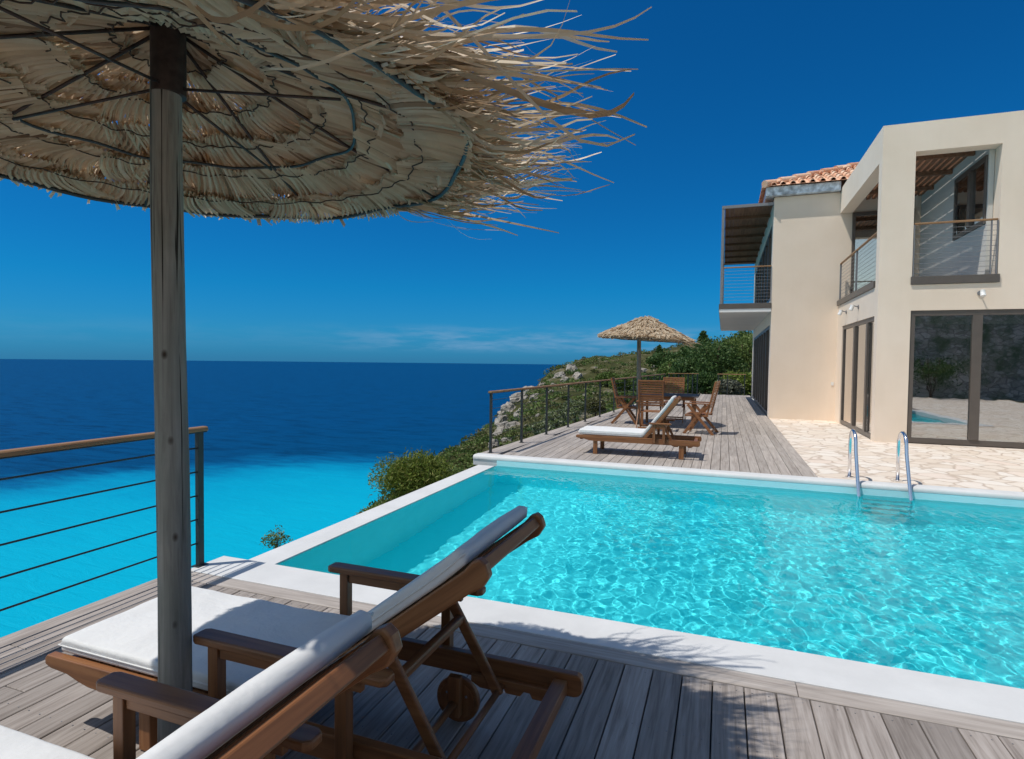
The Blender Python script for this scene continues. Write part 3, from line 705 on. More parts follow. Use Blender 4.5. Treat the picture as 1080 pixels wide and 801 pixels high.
# ================================================================== TERRACE RAILINGS
def terrace_rail(label, pts, posts, z0, zt, ncab, group=None, r=.006, hand='rail_y', over=.05):
    root = thing('terrace_railing', label, 'railing', (pts[0][0], pts[0][1], 0), 0, group)
    o = Vector((pts[0][0], pts[0][1], 0)); a = Vector((*pts[0], 0))-o; b = Vector((*pts[1], 0))-o; d = (b-a).normalized()
    mb = MB(); hh = [(-.032, -.012), (-.032, .01), (-.022, .02), (.022, .02), (.032, .01), (.032, -.012)]
    side = Vector((0, 0, 1)).cross(d); vs = []
    p0 = a-d*over; p1 = b+d*over
    for p in (p0, p1):
        for u, v in hh: vs.append(p+side*u+Vector((0, 0, zt+v)))
    n_ = len(hh); mb.add(vs, [tuple(range(n_-1, -1, -1)), tuple(range(n_, 2*n_))]+[(i, (i+1) % n_, n_+(i+1) % n_, n_+i) for i in range(n_)])
    mb.build('handrail', hand, root, bevel=.004)
    mb = MB(); mb.beam(p0+Vector((0, 0, zt-.018)), p1+Vector((0, 0, zt-.018)), .04, .008); mb.build('rail_plate', 'dark_metal', root)
    for t in posts:
        p = a.lerp(b, t); q = MB(); q.beam(p+Vector((0, 0, .006)), p+Vector((0, 0, zt-.023)), .045, .035, side=d); po = q.build('post', 'dark_metal', root, bevel=.002, seg=1)
        q = MB(); q.beam(p+Vector((0, 0, .001)), p+Vector((0, 0, .008)), .09, .07, side=d)
        for sx in (-.03, .03): q.tube([p+d*sx+Vector((0, 0, .006)), p+d*sx+Vector((0, 0, .014))], .007, 6)
        q.build('foot_plate', 'dark_metal', po)
    for k in range(ncab):
        z = z0+(zt-.13-z0)*k/(ncab-1); q = MB(); q.tube([a+Vector((0, 0, z)), b+Vector((0, 0, z))], r, 7); q.build('cable', 'dark_metal', root, smooth=True)
    return root
terrace_rail('dark metal cable railing with wooden handrail at the left edge of the near deck', ((-3.51, 3.08), (-3.51, -3.0)), [0, .5, 1], .17, .985, 5)
PY = [8.66, 9.98, 11.32, 12.77, 14.17, 15.59, 17.24, 18.7, 20.1, 21.5, 22.9, 24.3, 25.7, 27.1]
terrace_rail('dark metal railing with wooden handrail running along the far deck above the sea', ((railx(8.66), 8.66), (railx(27.1), 27.1)), [(y-8.66)/(27.1-8.66) for y in PY], .15, .99, 6, r=.004)
terrace_rail('short dark railing with close posts across the far end of the deck', ((-2.45, 28.6), (-1.18, 29.3)), [i/6 for i in range(7)], .15, .99, 5, hand='rail_x', r=.004)
terrace_rail('short dark railing in front of the bushes beside the corner of the villa', ((-.22, 29.35), (.95, 29.4)), [0, .35, 1], .15, .99, 3, hand='rail_x', r=.005)

# ================================================================== POOL LADDER
lad = thing('pool_ladder', 'stainless steel pool ladder with two curved handrails at the far edge of the pool', 'pool ladder', (1.88, 8.72, 0))
for s in (-.275, .275):
    mb = MB(); pts = [(s, .0, .0), (s, 0, .44)]
    for k in range(1, 10):
        t = PI*k/10; pts.append((s, -.17+.17*math.cos(t), .46+.19*math.sin(t)**.9))
    pts += [(s, -.355, .40), (s, -.53, .0), (s, -.62, -.2), (s, -.68, -.45), (s, -.69, -1.05)]
    rl = mb.tube(pts, .021, 14).build('handrail', 'steel', lad, smooth=True)
    mb = MB(); mb.tube([(s, 0, .002), (s, 0, .016)], .052, 18); soft(mb.build('base_flange', 'steel', rl), 40)
for z in (-.20, -.42, -.64, -.86):
    mb = MB(); mb.box(-.255, .255, -.74, -.65, z, z+.035); mb.build('rung', 'grey_metal', lad, bevel=.006)

# ================================================================== LOUNGERS
def cushion_mesh(L_, W_, T_, curl=0., seed=0, sag=.006, ridge=0.):
    """rounded mattress lying on z=0, x 0..L"""
    mb = MB(); nxx = 46; prof_ = []
    rr_ = T_*.27
    m1 = 6
    def corner(cx_, cz_, a0):
        for j in range(m1+1): t = a0+PI/2*j/m1; prof_.append((cx_+rr_*math.cos(t), cz_+rr_*math.sin(t)))
    corner(W_/2-rr_, rr_, -PI/2); corner(W_/2-rr_, T_-rr_, 0)
    for j in range(1, 14): prof_.append((W_/2-rr_-(W_-2*rr_)*j/14, T_))
    corner(-W_/2+rr_, T_-rr_, PI/2); corner(-W_/2+rr_, rr_, PI)
    for j in range(1, 6): prof_.append((-W_/2+rr_+(W_-2*rr_)*j/6, 0))
    n_ = len(prof_); vs = []
    for i in range(nxx+1):
        u = i/nxx; x = L_*u; e = min(x, L_-x); k = 1.
        if e < rr_: k = math.sqrt(max(0, 1-(1-e/rr_)**2))
        for y, z in prof_:
            yy = y*(1-(1-k)*rr_/(W_/2)); zz = T_/2+(z-T_/2)*(.42+.58*k)
            nn = mnoise.noise(Vector((x*5+seed, yy*5, seed)))*sag+mnoise.noise(Vector((x*14+seed, yy*14, seed)))*sag*.35
            if z > T_*.5: zz += nn*(1 if k > .9 else .3)+.005*math.cos(PI*y/W_)*k
            if ridge and z > T_*.5: zz -= ridge*math.exp(-(y/.022)**2)
            if curl and x > L_-.16: zz += curl*((x-(L_-.16))/.16)**2
            vs.append((x, yy, zz))
    fs = [tuple(range(n_-1, -1, -1)), tuple(nxx*n_+j for j in range(n_))]
    for i in range(nxx):
        for j in range(n_): fs.append((i*n_+j, i*n_+(j+1) % n_, (i+1)*n_+(j+1) % n_, (i+1)*n_+j))
    mb.add(vs, fs)
    # piping round the edge seam
    pts = [(x, s*(W_/2+.001), T_*.5) for s, xs in ((1, [rr_+(L_-2*rr_)*q/20 for q in range(21)]), ) for x in xs]
    pip = MB()
    loop = [(rr_*.3+(L_-.6*rr_)*q/24, W_/2-.0, T_*.5+(curl*max(0, (rr_*.3+(L_-.6*rr_)*q/24-(L_-.16))/.16)**2 if curl else 0)) for q in range(25)]
    loop2 = [(x, -y, z) for x, y, z in reversed(loop)]
    pip.tube(loop+loop2, .0035, 6, closed=True)
    return mb, pip
def lounger(label, loc, ang, blen, hinge, wheels=True, rz=0):
    t = thing('sun_lounger', label, 'sun lounger', loc, rz, 'wooden sun loungers on the deck')
    W2 = .33; RT, RH = .035, .088
    for s in (-1, 1):
        y0 = s*(W2-RT/2)
        poly = [(0.0, .262), (.0, .285), (.012, .30), (2.03, .30), (2.045, .292), (2.05, .275), (2.05, .235), (2.04, .22), (2.02, .212), (.34, .212), (.25, .215), (.19, .226), (.13, .243), (.03, .25)]
        mb = MB(); mb.prism(poly, 'y', y0-RT/2, y0+RT/2); rail = mb.build('side_rail', 'teak_x', t, bevel=.004)
        mb = MB(); mb.prism([(1.60, .235), (1.60, .205), (1.64, .185), (1.70, .185), (1.715, .205), (1.74, .205), (1.75, .185), (1.81, .185), (1.825, .205), (1.85, .205), (1.86, .185), (1.91, .185), (1.94, .205), (1.94, .235)], 'y', s*(W2-RT-.003)-(.022 if s > 0 else 0), s*(W2-RT-.003)+(.0 if s > 0 else .022)); mb.build('notched_rack', 'teak_x', rail, bevel=.003)
        # armrest
        ar = MB(); ay = s*(W2+.026)
        A0, A1 = (.855, 1.62) if wheels else (1.24, 1.60)
        pl = [(A0, ay-.026), (A0+.02, ay-.036), (A1-.02, ay-.034), (A1, ay-.02), (A1, ay+.02), (A1-.02, ay+.034), (A0+.02, ay+.036), (A0, ay+.026)]
        ar.prism(pl, 'z', .528, .556); a_ = ar.build('armrest', 'teak_x', t, bevel=.007)
        ap = MB(); ap.box(A0+.105, A1-.10, ay-.012, ay+.012, .485, .527); ap.build('arm_apron', 'teak_x', a_, bevel=.003)
        for x in (A0+.06, A1-.19 if wheels else A1-.14):
            py_ = ay-s*.0; q = MB(); q.box(x, x+.042, py_-.02, py_+.02, .235, .527); q.build('arm_post', 'teak_z', a_, bevel=.003)
        q = MB(); q.box(.30, .37, s*(W2-RT-.004)-.025, s*(W2-RT-.004)+.025, .0, .298) if not wheels else q.box(.47, .53, s*(W2-RT-.027)-.022, s*(W2-RT-.027)+.022, .0, .21)
        q.build('leg', 'teak_z', t, bevel=.004)
        if wheels:
            q = MB(); q.box(1.50, 1.555, s*(W2-RT-.02)-.016, s*(W2-RT-.02)+.016, .045, .21); q.build('wheel_bracket', 'teak_z', t, bevel=.004)
            wy = s*(W2-.02); q = MB(); q.tube([(1.527, wy-.014, .098), (1.527, wy+.014, .098)], .095, 36); wh = q.build('wheel', 'teak_x', t, bevel=.006)
            q = MB(); q.tube([(1.527, wy-.0165, .098), (1.527, wy+.0165, .098)], .076, 30); q.tube([(1.527, wy-.0235, .098), (1.527, wy+.0235, .098)], .022, 16); q.build('hub', 'teak_z', wh, bevel=.002)
            q = MB()
            for k in range(3): aa = k*2.09+.5; q.tube([(1.527+.05*math.cos(aa), wy-.021, .098+.05*math.sin(aa)), (1.527+.05*math.cos(aa), wy+.021, .098+.05*math.sin(aa))], .006, 8)
            q.build('bolts', 'steel', wh)
        else:
            q = MB(); q.box(1.72, 1.80, s*(W2-RT-.004)-.025, s*(W2-RT-.004)+.025, .0, .211); q.build('leg', 'teak_z', t, bevel=.004)
    if wheels:
        q = MB(); q.tube([(1.527, -W2+.05, .098), (1.527, W2-.05, .098)], .016, 12); q.build('axle', 'teak_y', t, smooth=True)
    for x, w_ in ((.06, .05), (1.94, .055)):
        q = MB(); q.box(x, x+w_, -W2+RT+.001, W2-RT-.001, .225, .275); q.build('cross_rail', 'teak_y', t, bevel=.003)
    q = MB(); n_ = 13
    for i in range(n_): x = .14+i*(hinge-.2)/n_; q.box(x, x+.055, -W2+RT+.001, W2-RT-.001, .278, .297)
    q.build('seat_slats', 'teak_y', t)
    c, p = cushion_mesh(hinge-.03, .60, .058 if wheels else .085, 0, len(label) % 17, .006, 0 if wheels else .022); sc_ = c.build('seat_cushion', 'cushion', t, smooth=True); sc_.location = (.03, 0, .302)
    p.build('piping', 'cushion', sc_, smooth=True)
    # backrest built flat along +x and turned about the hinge
    bk = sub('backrest', t); bk.location = (hinge, 0, .285); bk.rotation_euler = (0, -ang, 0)
    for s in (-1, 1):
        y0 = s*(W2-RT-.022); q = MB()
        poly = [(0, -.028), (0, .02), (blen-.06, .022), (blen-.02, .03), (blen+.005, .024), (blen+.012, .0), (blen+.0, -.035), (blen-.04, -.05), (blen-.09, -.044), (.2, -.038)]
        q.prism(poly, 'y', y0-.018, y0+.018); q.build('side_frame', 'teak_x', bk, bevel=.006)
    q = MB(); n_ = 13
    for i in range(n_): x = .05+i*(blen-.16)/n_; q.box(x, x+.048, -W2+RT+.045, W2-RT-.045, .004, .02)
    q.build('back_slats', 'teak_y', bk, bevel=.002, seg=1)
    q = MB(); q.box(blen-.075, blen-.005, -W2+RT+.041, W2-RT-.041, -.022, .018); q.build('top_rail', 'teak_y', bk, bevel=.005)
    c, p = cushion_mesh(blen-.045, .585, .052, .010, (len(label) % 17)+3, .003); bc = c.build('back_cushion', 'cushion', bk, smooth=True); bc.location = (.02, 0, .026)
    p.build('piping', 'cushion', bc, smooth=True)
    # prop frame
    pr = sub('prop_frame', t)
    ta = .52 if wheels else .42
    tx = hinge+ta*math.cos(ang)+.02*math.sin(ang); tz = .285+ta*math.sin(ang)-.035; bx_ = tx+.225 if wheels else tx+.2; bz_ = .215
    for s in (-1, 1):
        q = MB(); y0 = s*(W2-RT-.068); q.beam((tx, y0, tz), (bx_, y0, bz_-.015), .02, .042); q.build('prop_leg', 'teak_x', pr, bevel=.006)
    mx_, mz_ = tx+(bx_-tx)*.26, tz+(bz_-tz)*.26
    q = MB(); q.beam((mx_, -W2+RT+.06, mz_), (mx_, W2-RT-.06, mz_), .034, .034); q.build('cross_bar', 'teak_y', pr, bevel=.01)
    q = MB(); q.tube([(bx_-.005, -W2+RT+.004, bz_-.003), (bx_-.005, W2-RT-.004, bz_-.003)], .013, 12); q.build('notch_bar', 'teak_y', pr, smooth=True)
    return t
lounger('near wooden lounger beyond the umbrella pole, its raised back outlined against the pool', (-2.53, 1.82, .003), R(37.6), 1.0, 1.09)
lounger('wooden lounger nearest the viewer, cut off by the bottom left corner', (-2.55, .80, .003), R(37.6), 1.0, 1.09)
lounger('far wooden lounger with white mattress standing before the dining chairs', (-2.26, 9.57, .003), R(51), .84, 1.15, wheels=False).scale = (.95, 1, 1)

# ================================================================== DINING SET
def chair_proto(label, loc, rz):
    t = thing('folding_armchair', label, 'chair', loc, rz, 'wooden folding armchairs round the table')
    H = .29
    bk = sub('backrest', t); bk.location = (-.19, 0, .40); bk.rotation_euler = (0, R(15)-PI/2+PI/2, 0)
    lean = R(-13); bk.rotation_euler = (0, lean, 0)
    for s in (-1, 1):
        q = MB(); q.box(-.018, .018, s*(H-.035)-.016, s*(H-.035)+.016, 0, .74); q.build('stile', 'teak_z', bk, bevel=.004)
    for k in range(10):
        z = .16+k*.054; q = MB(); q.box(-.008, .010, -H+.052, H-.052, z, z+.036); q.build('back_slat', 'teak_y', bk, bevel=.002, seg=1)
    q = MB(); q.box(-.014, .014, -H+.052, H-.052, .695, .738); q.build('top_rail', 'teak_y', bk, bevel=.004)
    se = MB()
    for k in range(8): x = -.21+k*.058; se.box(x, x+.044, -H+.045, H-.045, .415, .433)
    st = se.build('seat', 'teak_y', t, bevel=.002, seg=1)
    for s in (-1, 1):
        q = MB(); q.box(-.22, .26, s*(H-.03)-.011, s*(H-.03)+.011, .375, .413); q.build('seat_rail', 'teak_x', st, bevel=.003)
    for s in (-1, 1):
        q = MB(); q.box(-.27, .27, s*H-.03, s*H+.03, .635, .66); q.build('armrest', 'teak_x', t, bevel=.006)
        q = MB(); q.beam((.27, s*(H-.008), .0), (-.17, s*(H-.008), .63), .024, .058); q.build('leg', 'teak_x', t, bevel=.004)
        q = MB(); q.beam((-.33, s*(H+.014), .0), (.20, s*(H+.014), .63), .022, .058); q.build('leg', 'teak_x', t, bevel=.004)
    for x, z in ((.24, .06), (-.28, .06)):
        q = MB(); q.box(x-.012, x+.012, -H+.02, H-.02, z, z+.035); q.build('stretcher', 'teak_y', t, bevel=.003)
    return t
c0 = chair_proto('wooden folding armchair with its slatted back to the viewer, nearest the lounger', (-1.47, 13.05, 0), PI/2)
dup(c0, (-2.24, 14.36, 0), R(4), 'wooden folding armchair at the railing end of the table beside the umbrella pole')
dup(c0, (-.46, 13.0, 0), PI-R(8), 'wooden folding armchair at the house side of the table, seen side on')
dup(c0, (-1.22, 15.35, 0), -PI/2, 'wooden folding armchair on the far side of the table facing the viewer')
tb = thing('dining_table', 'dark topped wooden dining table between the folding armchairs on the far deck', 'table', (-1.2, 14.2, 0))
q = MB(); q.box(-.70, .68, -.55, .62, .722, .745); q.build('table_top', 'table_top', tb, bevel=.005)
q = MB(); q.box(-.6, .58, -.46, -.44, .64, .72); q.box(-.6, .58, .5, .52, .64, .72); q.box(-.6, -.58, -.438, .498, .64, .72); q.box(.56, .58, -.438, .498, .64, .72); q.build('apron', 'teak_x', tb)
for sx in (-.58, .56):
    for sy in (-.44, .50): q = MB(); q.box(sx-.03, sx+.03, sy-.03, sy+.03, 0, .639); q.build('leg', 'teak_z', tb, bevel=.004)
# small white pot by the railing
q = MB(); q.tube([(0, 0, 0), (0, 0, .02), (0, 0, .14), (0, 0, .17)], [.05, .08, .10, .08], 14)
o = q.build('white_stone', 'render_white'); o.location = (-.32, 29.0, 0); tag(o, 'small white rounded stone on the far end of the deck', 'stone')

# ================================================================== THATCH UMBRELLAS
def umbrella(label, loc, rad_, zr, za, wind, seed, tilt=(0, 0), dense=1., nfr=900, prad=.048, azr=(-100, 100), frlen=(.14, .55), fw_=1., tuft=1., ntf=1.):
    t = thing('thatch_umbrella', label, 'umbrella', loc, 0, 'thatched beach umbrellas')
    rn_ = random.Random(seed)
    mb = MB(); k = 40; pts = []; rr_ = []
    for i in range(k+1):
        z = (za-.06)*i/k; pts.append((.006*math.sin(z*2.1), .005*math.sin(z*1.7+1), z)); rr_.append(prad*(1.08-.13*i/k)*(1+.012*math.sin(z*7.3)+.005*math.sin(z*23)))
    pole = mb.tube(pts, rr_, 24).build('pole', 'pole', t, smooth=True)
    q = MB(); q.tube([(0, 0, za-.27), (0, 0, za-.055)], prad*1.08, 24); sleeve = soft(q.build('metal_sleeve', 'rust_metal', t), 40)
    cp_ = sub('canopy', t)
    cp_.rotation_euler = (tilt[0], tilt[1], 0)
    def cz(r_): u = r_/rad_; return za-(za-zr)*(u**.93)
    NRIB = 8; RIN = rad_*.615
    def ringpt(r_, a, z): kk = 1-.035*(1-math.cos((a-.2)*NRIB))/2; return (r_*kk*math.cos(a), r_*kk*math.sin(a), z)
    q = MB(); q.tube([ringpt(rad_, 2*PI*i/96, zr+.006*math.sin(i*.7)) for i in range(96)], .0085, 10, closed=True); q.build('outer_hoop', 'dark_metal', cp_, smooth=True)
    q = MB(); q.tube([ringpt(RIN, 2*PI*i/80, cz(RIN)-.035+.005*math.sin(i*.9)) for i in range(80)], .0055, 8, closed=True); q.build('inner_hoop', 'dark_metal', cp_, smooth=True)
    for i in range(NRIB):
        a = .2+2*PI*i/NRIB; ca, sa = math.cos(a), math.sin(a)
        q = MB(); q.tube([(prad*ca, prad*sa, za-.07), (RIN*ca, RIN*sa, cz(RIN)-.03), (rad_*ca, rad_*sa, zr-.0)], .0058, 8); q.build('rib', 'rust_metal', cp_, smooth=True)
        a2 = a+.12
        if i % 2: continue
        q = MB(); q.tube([(prad*math.cos(a2), prad*math.sin(a2), za-.25), (RIN*.98*ca, RIN*.98*sa, cz(RIN)-.045)], .005, 8); q.build('strut', 'rust_metal', cp_, smooth=True)
    # thatch: rings of pleated palm leaf fans, each strip a folded ribbon
    th_ = MB()
    def strip(p0, d, wv, L_, w_, nrm, fold, sagf, nseg=4, curl=0., arch=0.):
        vs = []; d = Vector(d); wv = Vector(wv); nrm = Vector(nrm)
        for i in range(nseg+1):
            u = i/nseg; c = Vector(p0)+d*(L_*u)+nrm*(sagf*math.sin(PI*u)+curl*u*u)+wv*(arch*L_*math.sin(PI*u)); ww = w_*(1-.25*u)
            vs += [c-wv*ww/2, c+nrm*fold, c+wv*ww/2]
        fs = []
        for i in range(nseg): b = i*3; fs += [(b, b+1, b+4, b+3), (b+1, b+2, b+5, b+4)]
        return vs, fs
    rows = 6
    for lay in range(3):
        for k in range(rows):
            r0 = rad_*(k/rows)-.015+lay*.02; r1 = rad_*((k+1)/rows)+.035; rm = max(.05, (r0+r1)/2)
            nfan = max(5, int(2*PI*rm/(.21/dense**.3))); off = rn_.uniform(0, 6)
            for f in range(nfan):
                a0 = off+2*PI*f/nfan+rn_.uniform(-.06, .06); skew = rn_.gauss(.25 if f % 3 else -.35, .34)
                tiltf = rn_.uniform(-.012, .010)+(.010 if f % 2 else -.006); lift = rn_.uniform(-.012, .010); nl = int(2*PI*max(r0, .1)/nfan/.0085*dense)+5; spr = rn_.uniform(.0, .5); farch = rn_.gauss(0, .075)
                rstart = r0+rn_.uniform(-.05, .015); lend = rn_.uniform(-.015, .015)
                for j in range(nl):
                    u = (j+.5)/nl-.5; a = a0+u*2*PI/nfan*1.25; rs_ = max(.02, rstart+.014*math.sin(u*7+f)+rn_.uniform(-.0025, .0025))
                    sk = skew+u*spr; ca, sa = math.cos(a), math.sin(a)
                    radv = Vector((ca, sa, 0)); tanv = Vector((-sa, ca, 0)); dxy = (radv*math.cos(sk)+tanv*math.sin(sk))
                    L_ = (r1-rs_)/max(.6, math.cos(sk))+lend+rn_.uniform(-.012, .012)
                    z0_ = cz(rs_)-.034+lay*.016+lift; slope = (cz(min(r1, rad_*1.02))-cz(rs_)+.038+tiltf)/max(.05, r1-rs_)
                    d = Vector((dxy.x, dxy.y, slope*math.cos(sk))).normalized(); nrm = Vector((0, 0, -1)); wv = d.cross(nrm).normalized()
                    if k == rows-1 and lay < 2: L_ = min(L_, rad_+.03-rs_+rn_.uniform(-.012, .006)+.018*math.sin(f*2.3))
                    th_.add(*strip((rs_*ca, rs_*sa, z0_), d, wv, L_, .0105+.004*rn_.random(), nrm, (.0062 if j % 5 else .011)*(1 if j % 2 else -1), .004*math.sin(f*1.7)+rn_.uniform(-.001, .002), 5, rn_.uniform(-.002, .003), farch))
    # loose outer tufts on top
    ntop = int(2000*dense*ntf)
    for i in range(ntop):
        rs_ = rad_*math.sqrt(rn_.random())*.97; a = rn_.uniform(0, 2*PI); ca, sa = math.cos(a), math.sin(a); sk = rn_.gauss(0, .6)
        dxy = Vector((ca, sa, 0))*math.cos(sk)+Vector((-sa, ca, 0))*math.sin(sk)
        L_ = rn_.uniform(.08, .20)
        if rs_+L_*math.cos(sk) > rad_*1.04: L_ = max(.03, rad_*1.04-rs_)
        d = (dxy+Vector((0, 0, -(za-zr)/rad_+rn_.uniform(-.05, .34)))).normalized(); nrm = Vector((0, 0, 1)); wv = d.cross(nrm).normalized()
        wv = (wv+nrm*rn_.uniform(-.8, .8)).normalized()
        th_.add(*strip((rs_*ca, rs_*sa, cz(rs_)+.022+rn_.uniform(0, .03)), d, wv, L_, rn_.uniform(.010, .028)*tuft, nrm, .004*tuft, rn_.uniform(-.0, .02), 3, rn_.uniform(-.05, .02)))
    # ragged rim
    for i in range(int(420*dense)):
        a = rn_.uniform(0, 2*PI); ca, sa = math.cos(a), math.sin(a); sk = rn_.gauss(0, .5); dxy = Vector((ca, sa, 0))*math.cos(sk)+Vector((-sa, ca, 0))*math.sin(sk)
        d = (dxy*1+Vector((0, 0, rn_.uniform(-.9, .25)))).normalized(); nrm = Vector((0, 0, 1)); wv = d.cross(nrm).normalized()
        th_.add(*strip((rad_*.98*ca, rad_*.98*sa, zr+.012+rn_.uniform(0, .03)), d, wv, rn_.uniform(.01, .04), rn_.uniform(.006, .014), nrm, .002, 0, 3, rn_.uniform(-.02, .02)))
    th_.build('thatch', 'thatch', cp_)
    for k in range(1, rows):
        r0 = rad_*k/rows-.008; ph_ = rn_.uniform(0, 6); q = MB(); npt = 150
        q.tube([((r0+.010*math.sin(2*PI*i/npt*19+ph_)+.008*math.sin(2*PI*i/npt*43))*math.cos(2*PI*i/npt), (r0+.010*math.sin(2*PI*i/npt*19+ph_)+.008*math.sin(2*PI*i/npt*43))*math.sin(2*PI*i/npt), cz(r0)-.041+.004*math.sin(2*PI*i/npt*31+ph_)) for i in range(npt)], .0026, 5, closed=True)
        q.build('binding_cord', 'cord', cp_, smooth=True)
    # long strands blown out by the wind
    fr = MB(); wind = Vector(wind).normalized()
    ncl = 24
    cl = [(azr[0]+(azr[1]-azr[0])*(q+rn_.uniform(0, 1))/ncl, rn_.gauss(0, .14), rn_.gauss(0, .13), rn_.uniform(.45, 1.), Vector((rn_.gauss(0, .10), rn_.gauss(0, .10), rn_.gauss(-.03, .12)))) for q in range(ncl)]
    for i in range(nfr):
        cz_ = cl[int(ncl*rn_.random()**1.0) % ncl]; az = R(cz_[0]+rn_.gauss(0, 3.2)); rs_ = rad_*(1.0-abs(rn_.gauss(0, .06))); ca, sa = math.cos(az), math.sin(az)
        p = Vector((rs_*ca, rs_*sa, cz(rs_)+rn_.uniform(.0, .03)))
        tang = Vector((-sa, ca, 0)); d = (wind*1.0+Vector((ca, sa, 0))*.22+tang*(cz_[1]+rn_.gauss(0, .08))+Vector((0, 0, cz_[2]+rn_.gauss(0, .05)))).normalized()
        L_ = (frlen[0]+(frlen[1]-frlen[0])*rn_.random()**1.3)*cz_[3]
        if i % 9 > 4: L_ = rn_.uniform(.10, .27)*(frlen[1]/.72)
        w_ = rn_.uniform(.005, .016)*(1.7 if rn_.random() < .15 else 1)*(fw_)
        wv = Vector((rn_.gauss(0, 1), rn_.gauss(0, 1), rn_.gauss(0, 1))); wv = (wv-d*wv.dot(d)).normalized(); tw = rn_.uniform(-2.5, 2.5)
        bend = cz_[4]*.75+Vector((rn_.gauss(0, .04), rn_.gauss(0, .04), rn_.gauss(-.0, .04))); wob = Vector((rn_.gauss(0, .022), rn_.gauss(0, .022), rn_.gauss(0, .022)))*(L_/.3)
        ns = 10; vs = []
        for s_ in range(ns+1):
            u = s_/ns; c = p+d*(L_*u)+bend*(L_*1.3*u*u)+wob*(math.sin(u*5+i)-math.sin(i))
            ww = w_*(1-.75*u**2); b_ = wv*math.cos(tw*u)+d.cross(wv)*math.sin(tw*u)
            vs += [c-b_*ww/2, c+b_*ww/2]
        fr.add(vs, [(2*j, 2*j+1, 2*j+3, 2*j+2) for j in range(ns)])
    fr.build('fringe', 'fringe', cp_)
    return t
umbrella('large thatched umbrella on a weathered wooden pole between the two near loungers, seen from below', (-1.72, 1.40, .003), .985, 2.195, 2.62, (1, .30, -.02), 11, dense=1., nfr=1150, frlen=(.16, .72), azr=(-58, 80))
umbrella('thatched umbrella on a thin grey pole standing over the dining table on the far deck', (-1.935, 14.2, .003), 1.10, 2.06, 2.62, (1, -.1, -.25), 23, tilt=(0, R(3.5)), dense=.75, nfr=160, prad=.05, azr=(-45, 45), frlen=(.08, .42), tuft=1.9, ntf=1.5)

# ================================================================== VEGETATION
def leaf_clump(mb, c, r, n, size, rn_, flat=.8, upb=.0, shell=.55, long=1.6):
    for _ in range(n):
        d = Vector((rn_.gauss(0, 1), rn_.gauss(0, 1), rn_.gauss(0, 1))).normalized(); d.z = abs(d.z)*.95-.12 if rn_.random() < .8 else d.z
        p = c+Vector((d.x*r[0], d.y*r[1], d.z*r[2]))*(shell+(1-shell)*rn_.random()**.5)
        s = size*rn_.uniform(.55, 1.35); a = (d*.7+Vector((rn_.gauss(0, 1), rn_.gauss(0, 1), rn_.gauss(0, 1)+upb))*.6).normalized(); b = a.orthogonal().normalized()
        b = (b*math.cos(rn_.uniform(0, 6))+a.cross(b)*math.sin(rn_.uniform(0, 6))).normalized()
        mb.add([p-a*s*long*.5, p+b*s*.45, p+a*s*long*.5, p-b*s*.45], [(0, 1, 2, 3)])
def bush_mesh(r, h, nl, size, rn_, lobes=7, long=1.6, shell=.5):
    mb = MB()
    for k in range(lobes):
        a = rn_.uniform(0, 6.28); q = rn_.random()**.5*r*.62; hh = h*rn_.uniform(.35, .72)*(1-.35*q/r)
        c = Vector((q*math.cos(a), q*math.sin(a), hh)); s = rn_.uniform(.38, .62)
        leaf_clump(mb, c, (r*s, r*s, h*s*.62), int(nl/lobes), size, rn_, shell=shell, long=long)
    return mb
def stem_mesh(r, h, rn_, n=6, rad_=.03):
    mb = MB()
    for k in range(n):
        a = rn_.uniform(0, 6.28); q = r*.55*rn_.random(); mb.tube([(0, 0, -.4), (q*.4*math.cos(a), q*.4*math.sin(a), h*.3), (q*math.cos(a), q*math.sin(a), h*.72)], [rad_, rad_*.7, rad_*.25], 6)
    return mb
# rocks
rn = random.Random(31)
ROCKPOS = []
def rock_mesh(r, seed, flat=.8, sub_=3):
    import bmesh
    bm = bmesh.new(); bmesh.ops.create_icosphere(bm, subdivisions=sub_, radius=1.)
    for v in bm.verts:
        p = v.co.copy(); cell = mnoise.cell_vector(p*1.6+Vector((seed, 0, 0))); 
        k = 1+.32*mnoise.noise(p*1.4+Vector((seed, 3, 1)))+.20*mnoise.noise(p*3.3+Vector((seed, 7, 1)))+.10*mnoise.noise(p*8+Vector((seed, 7, 1)))
        q = p*k; q += (cell-Vector((.5, .5, .5)))*.34
        v.co = Vector((q.x*r, q.y*r*.85, q.z*r*flat))
    me = bpy.data.meshes.new('boulder'); bm.to_mesh(me); bm.free(); me.materials.append(M['rock']); return me
rmeshes = [rock_mesh(1., s, rn.uniform(.7, 1.1)) for s in range(6)]
def hit_terrain(px, py):
    d = pxdir(px, py); d = d/math.hypot(d.x, d.y); r_ = 6.
    while r_ < 260:
        p = Vector((d.x*r_, d.y*r_, 1.5+d.z*r_))
        if p.z < th(p.x, p.y): return p, r_
        r_ *= 1.01
    return None, None
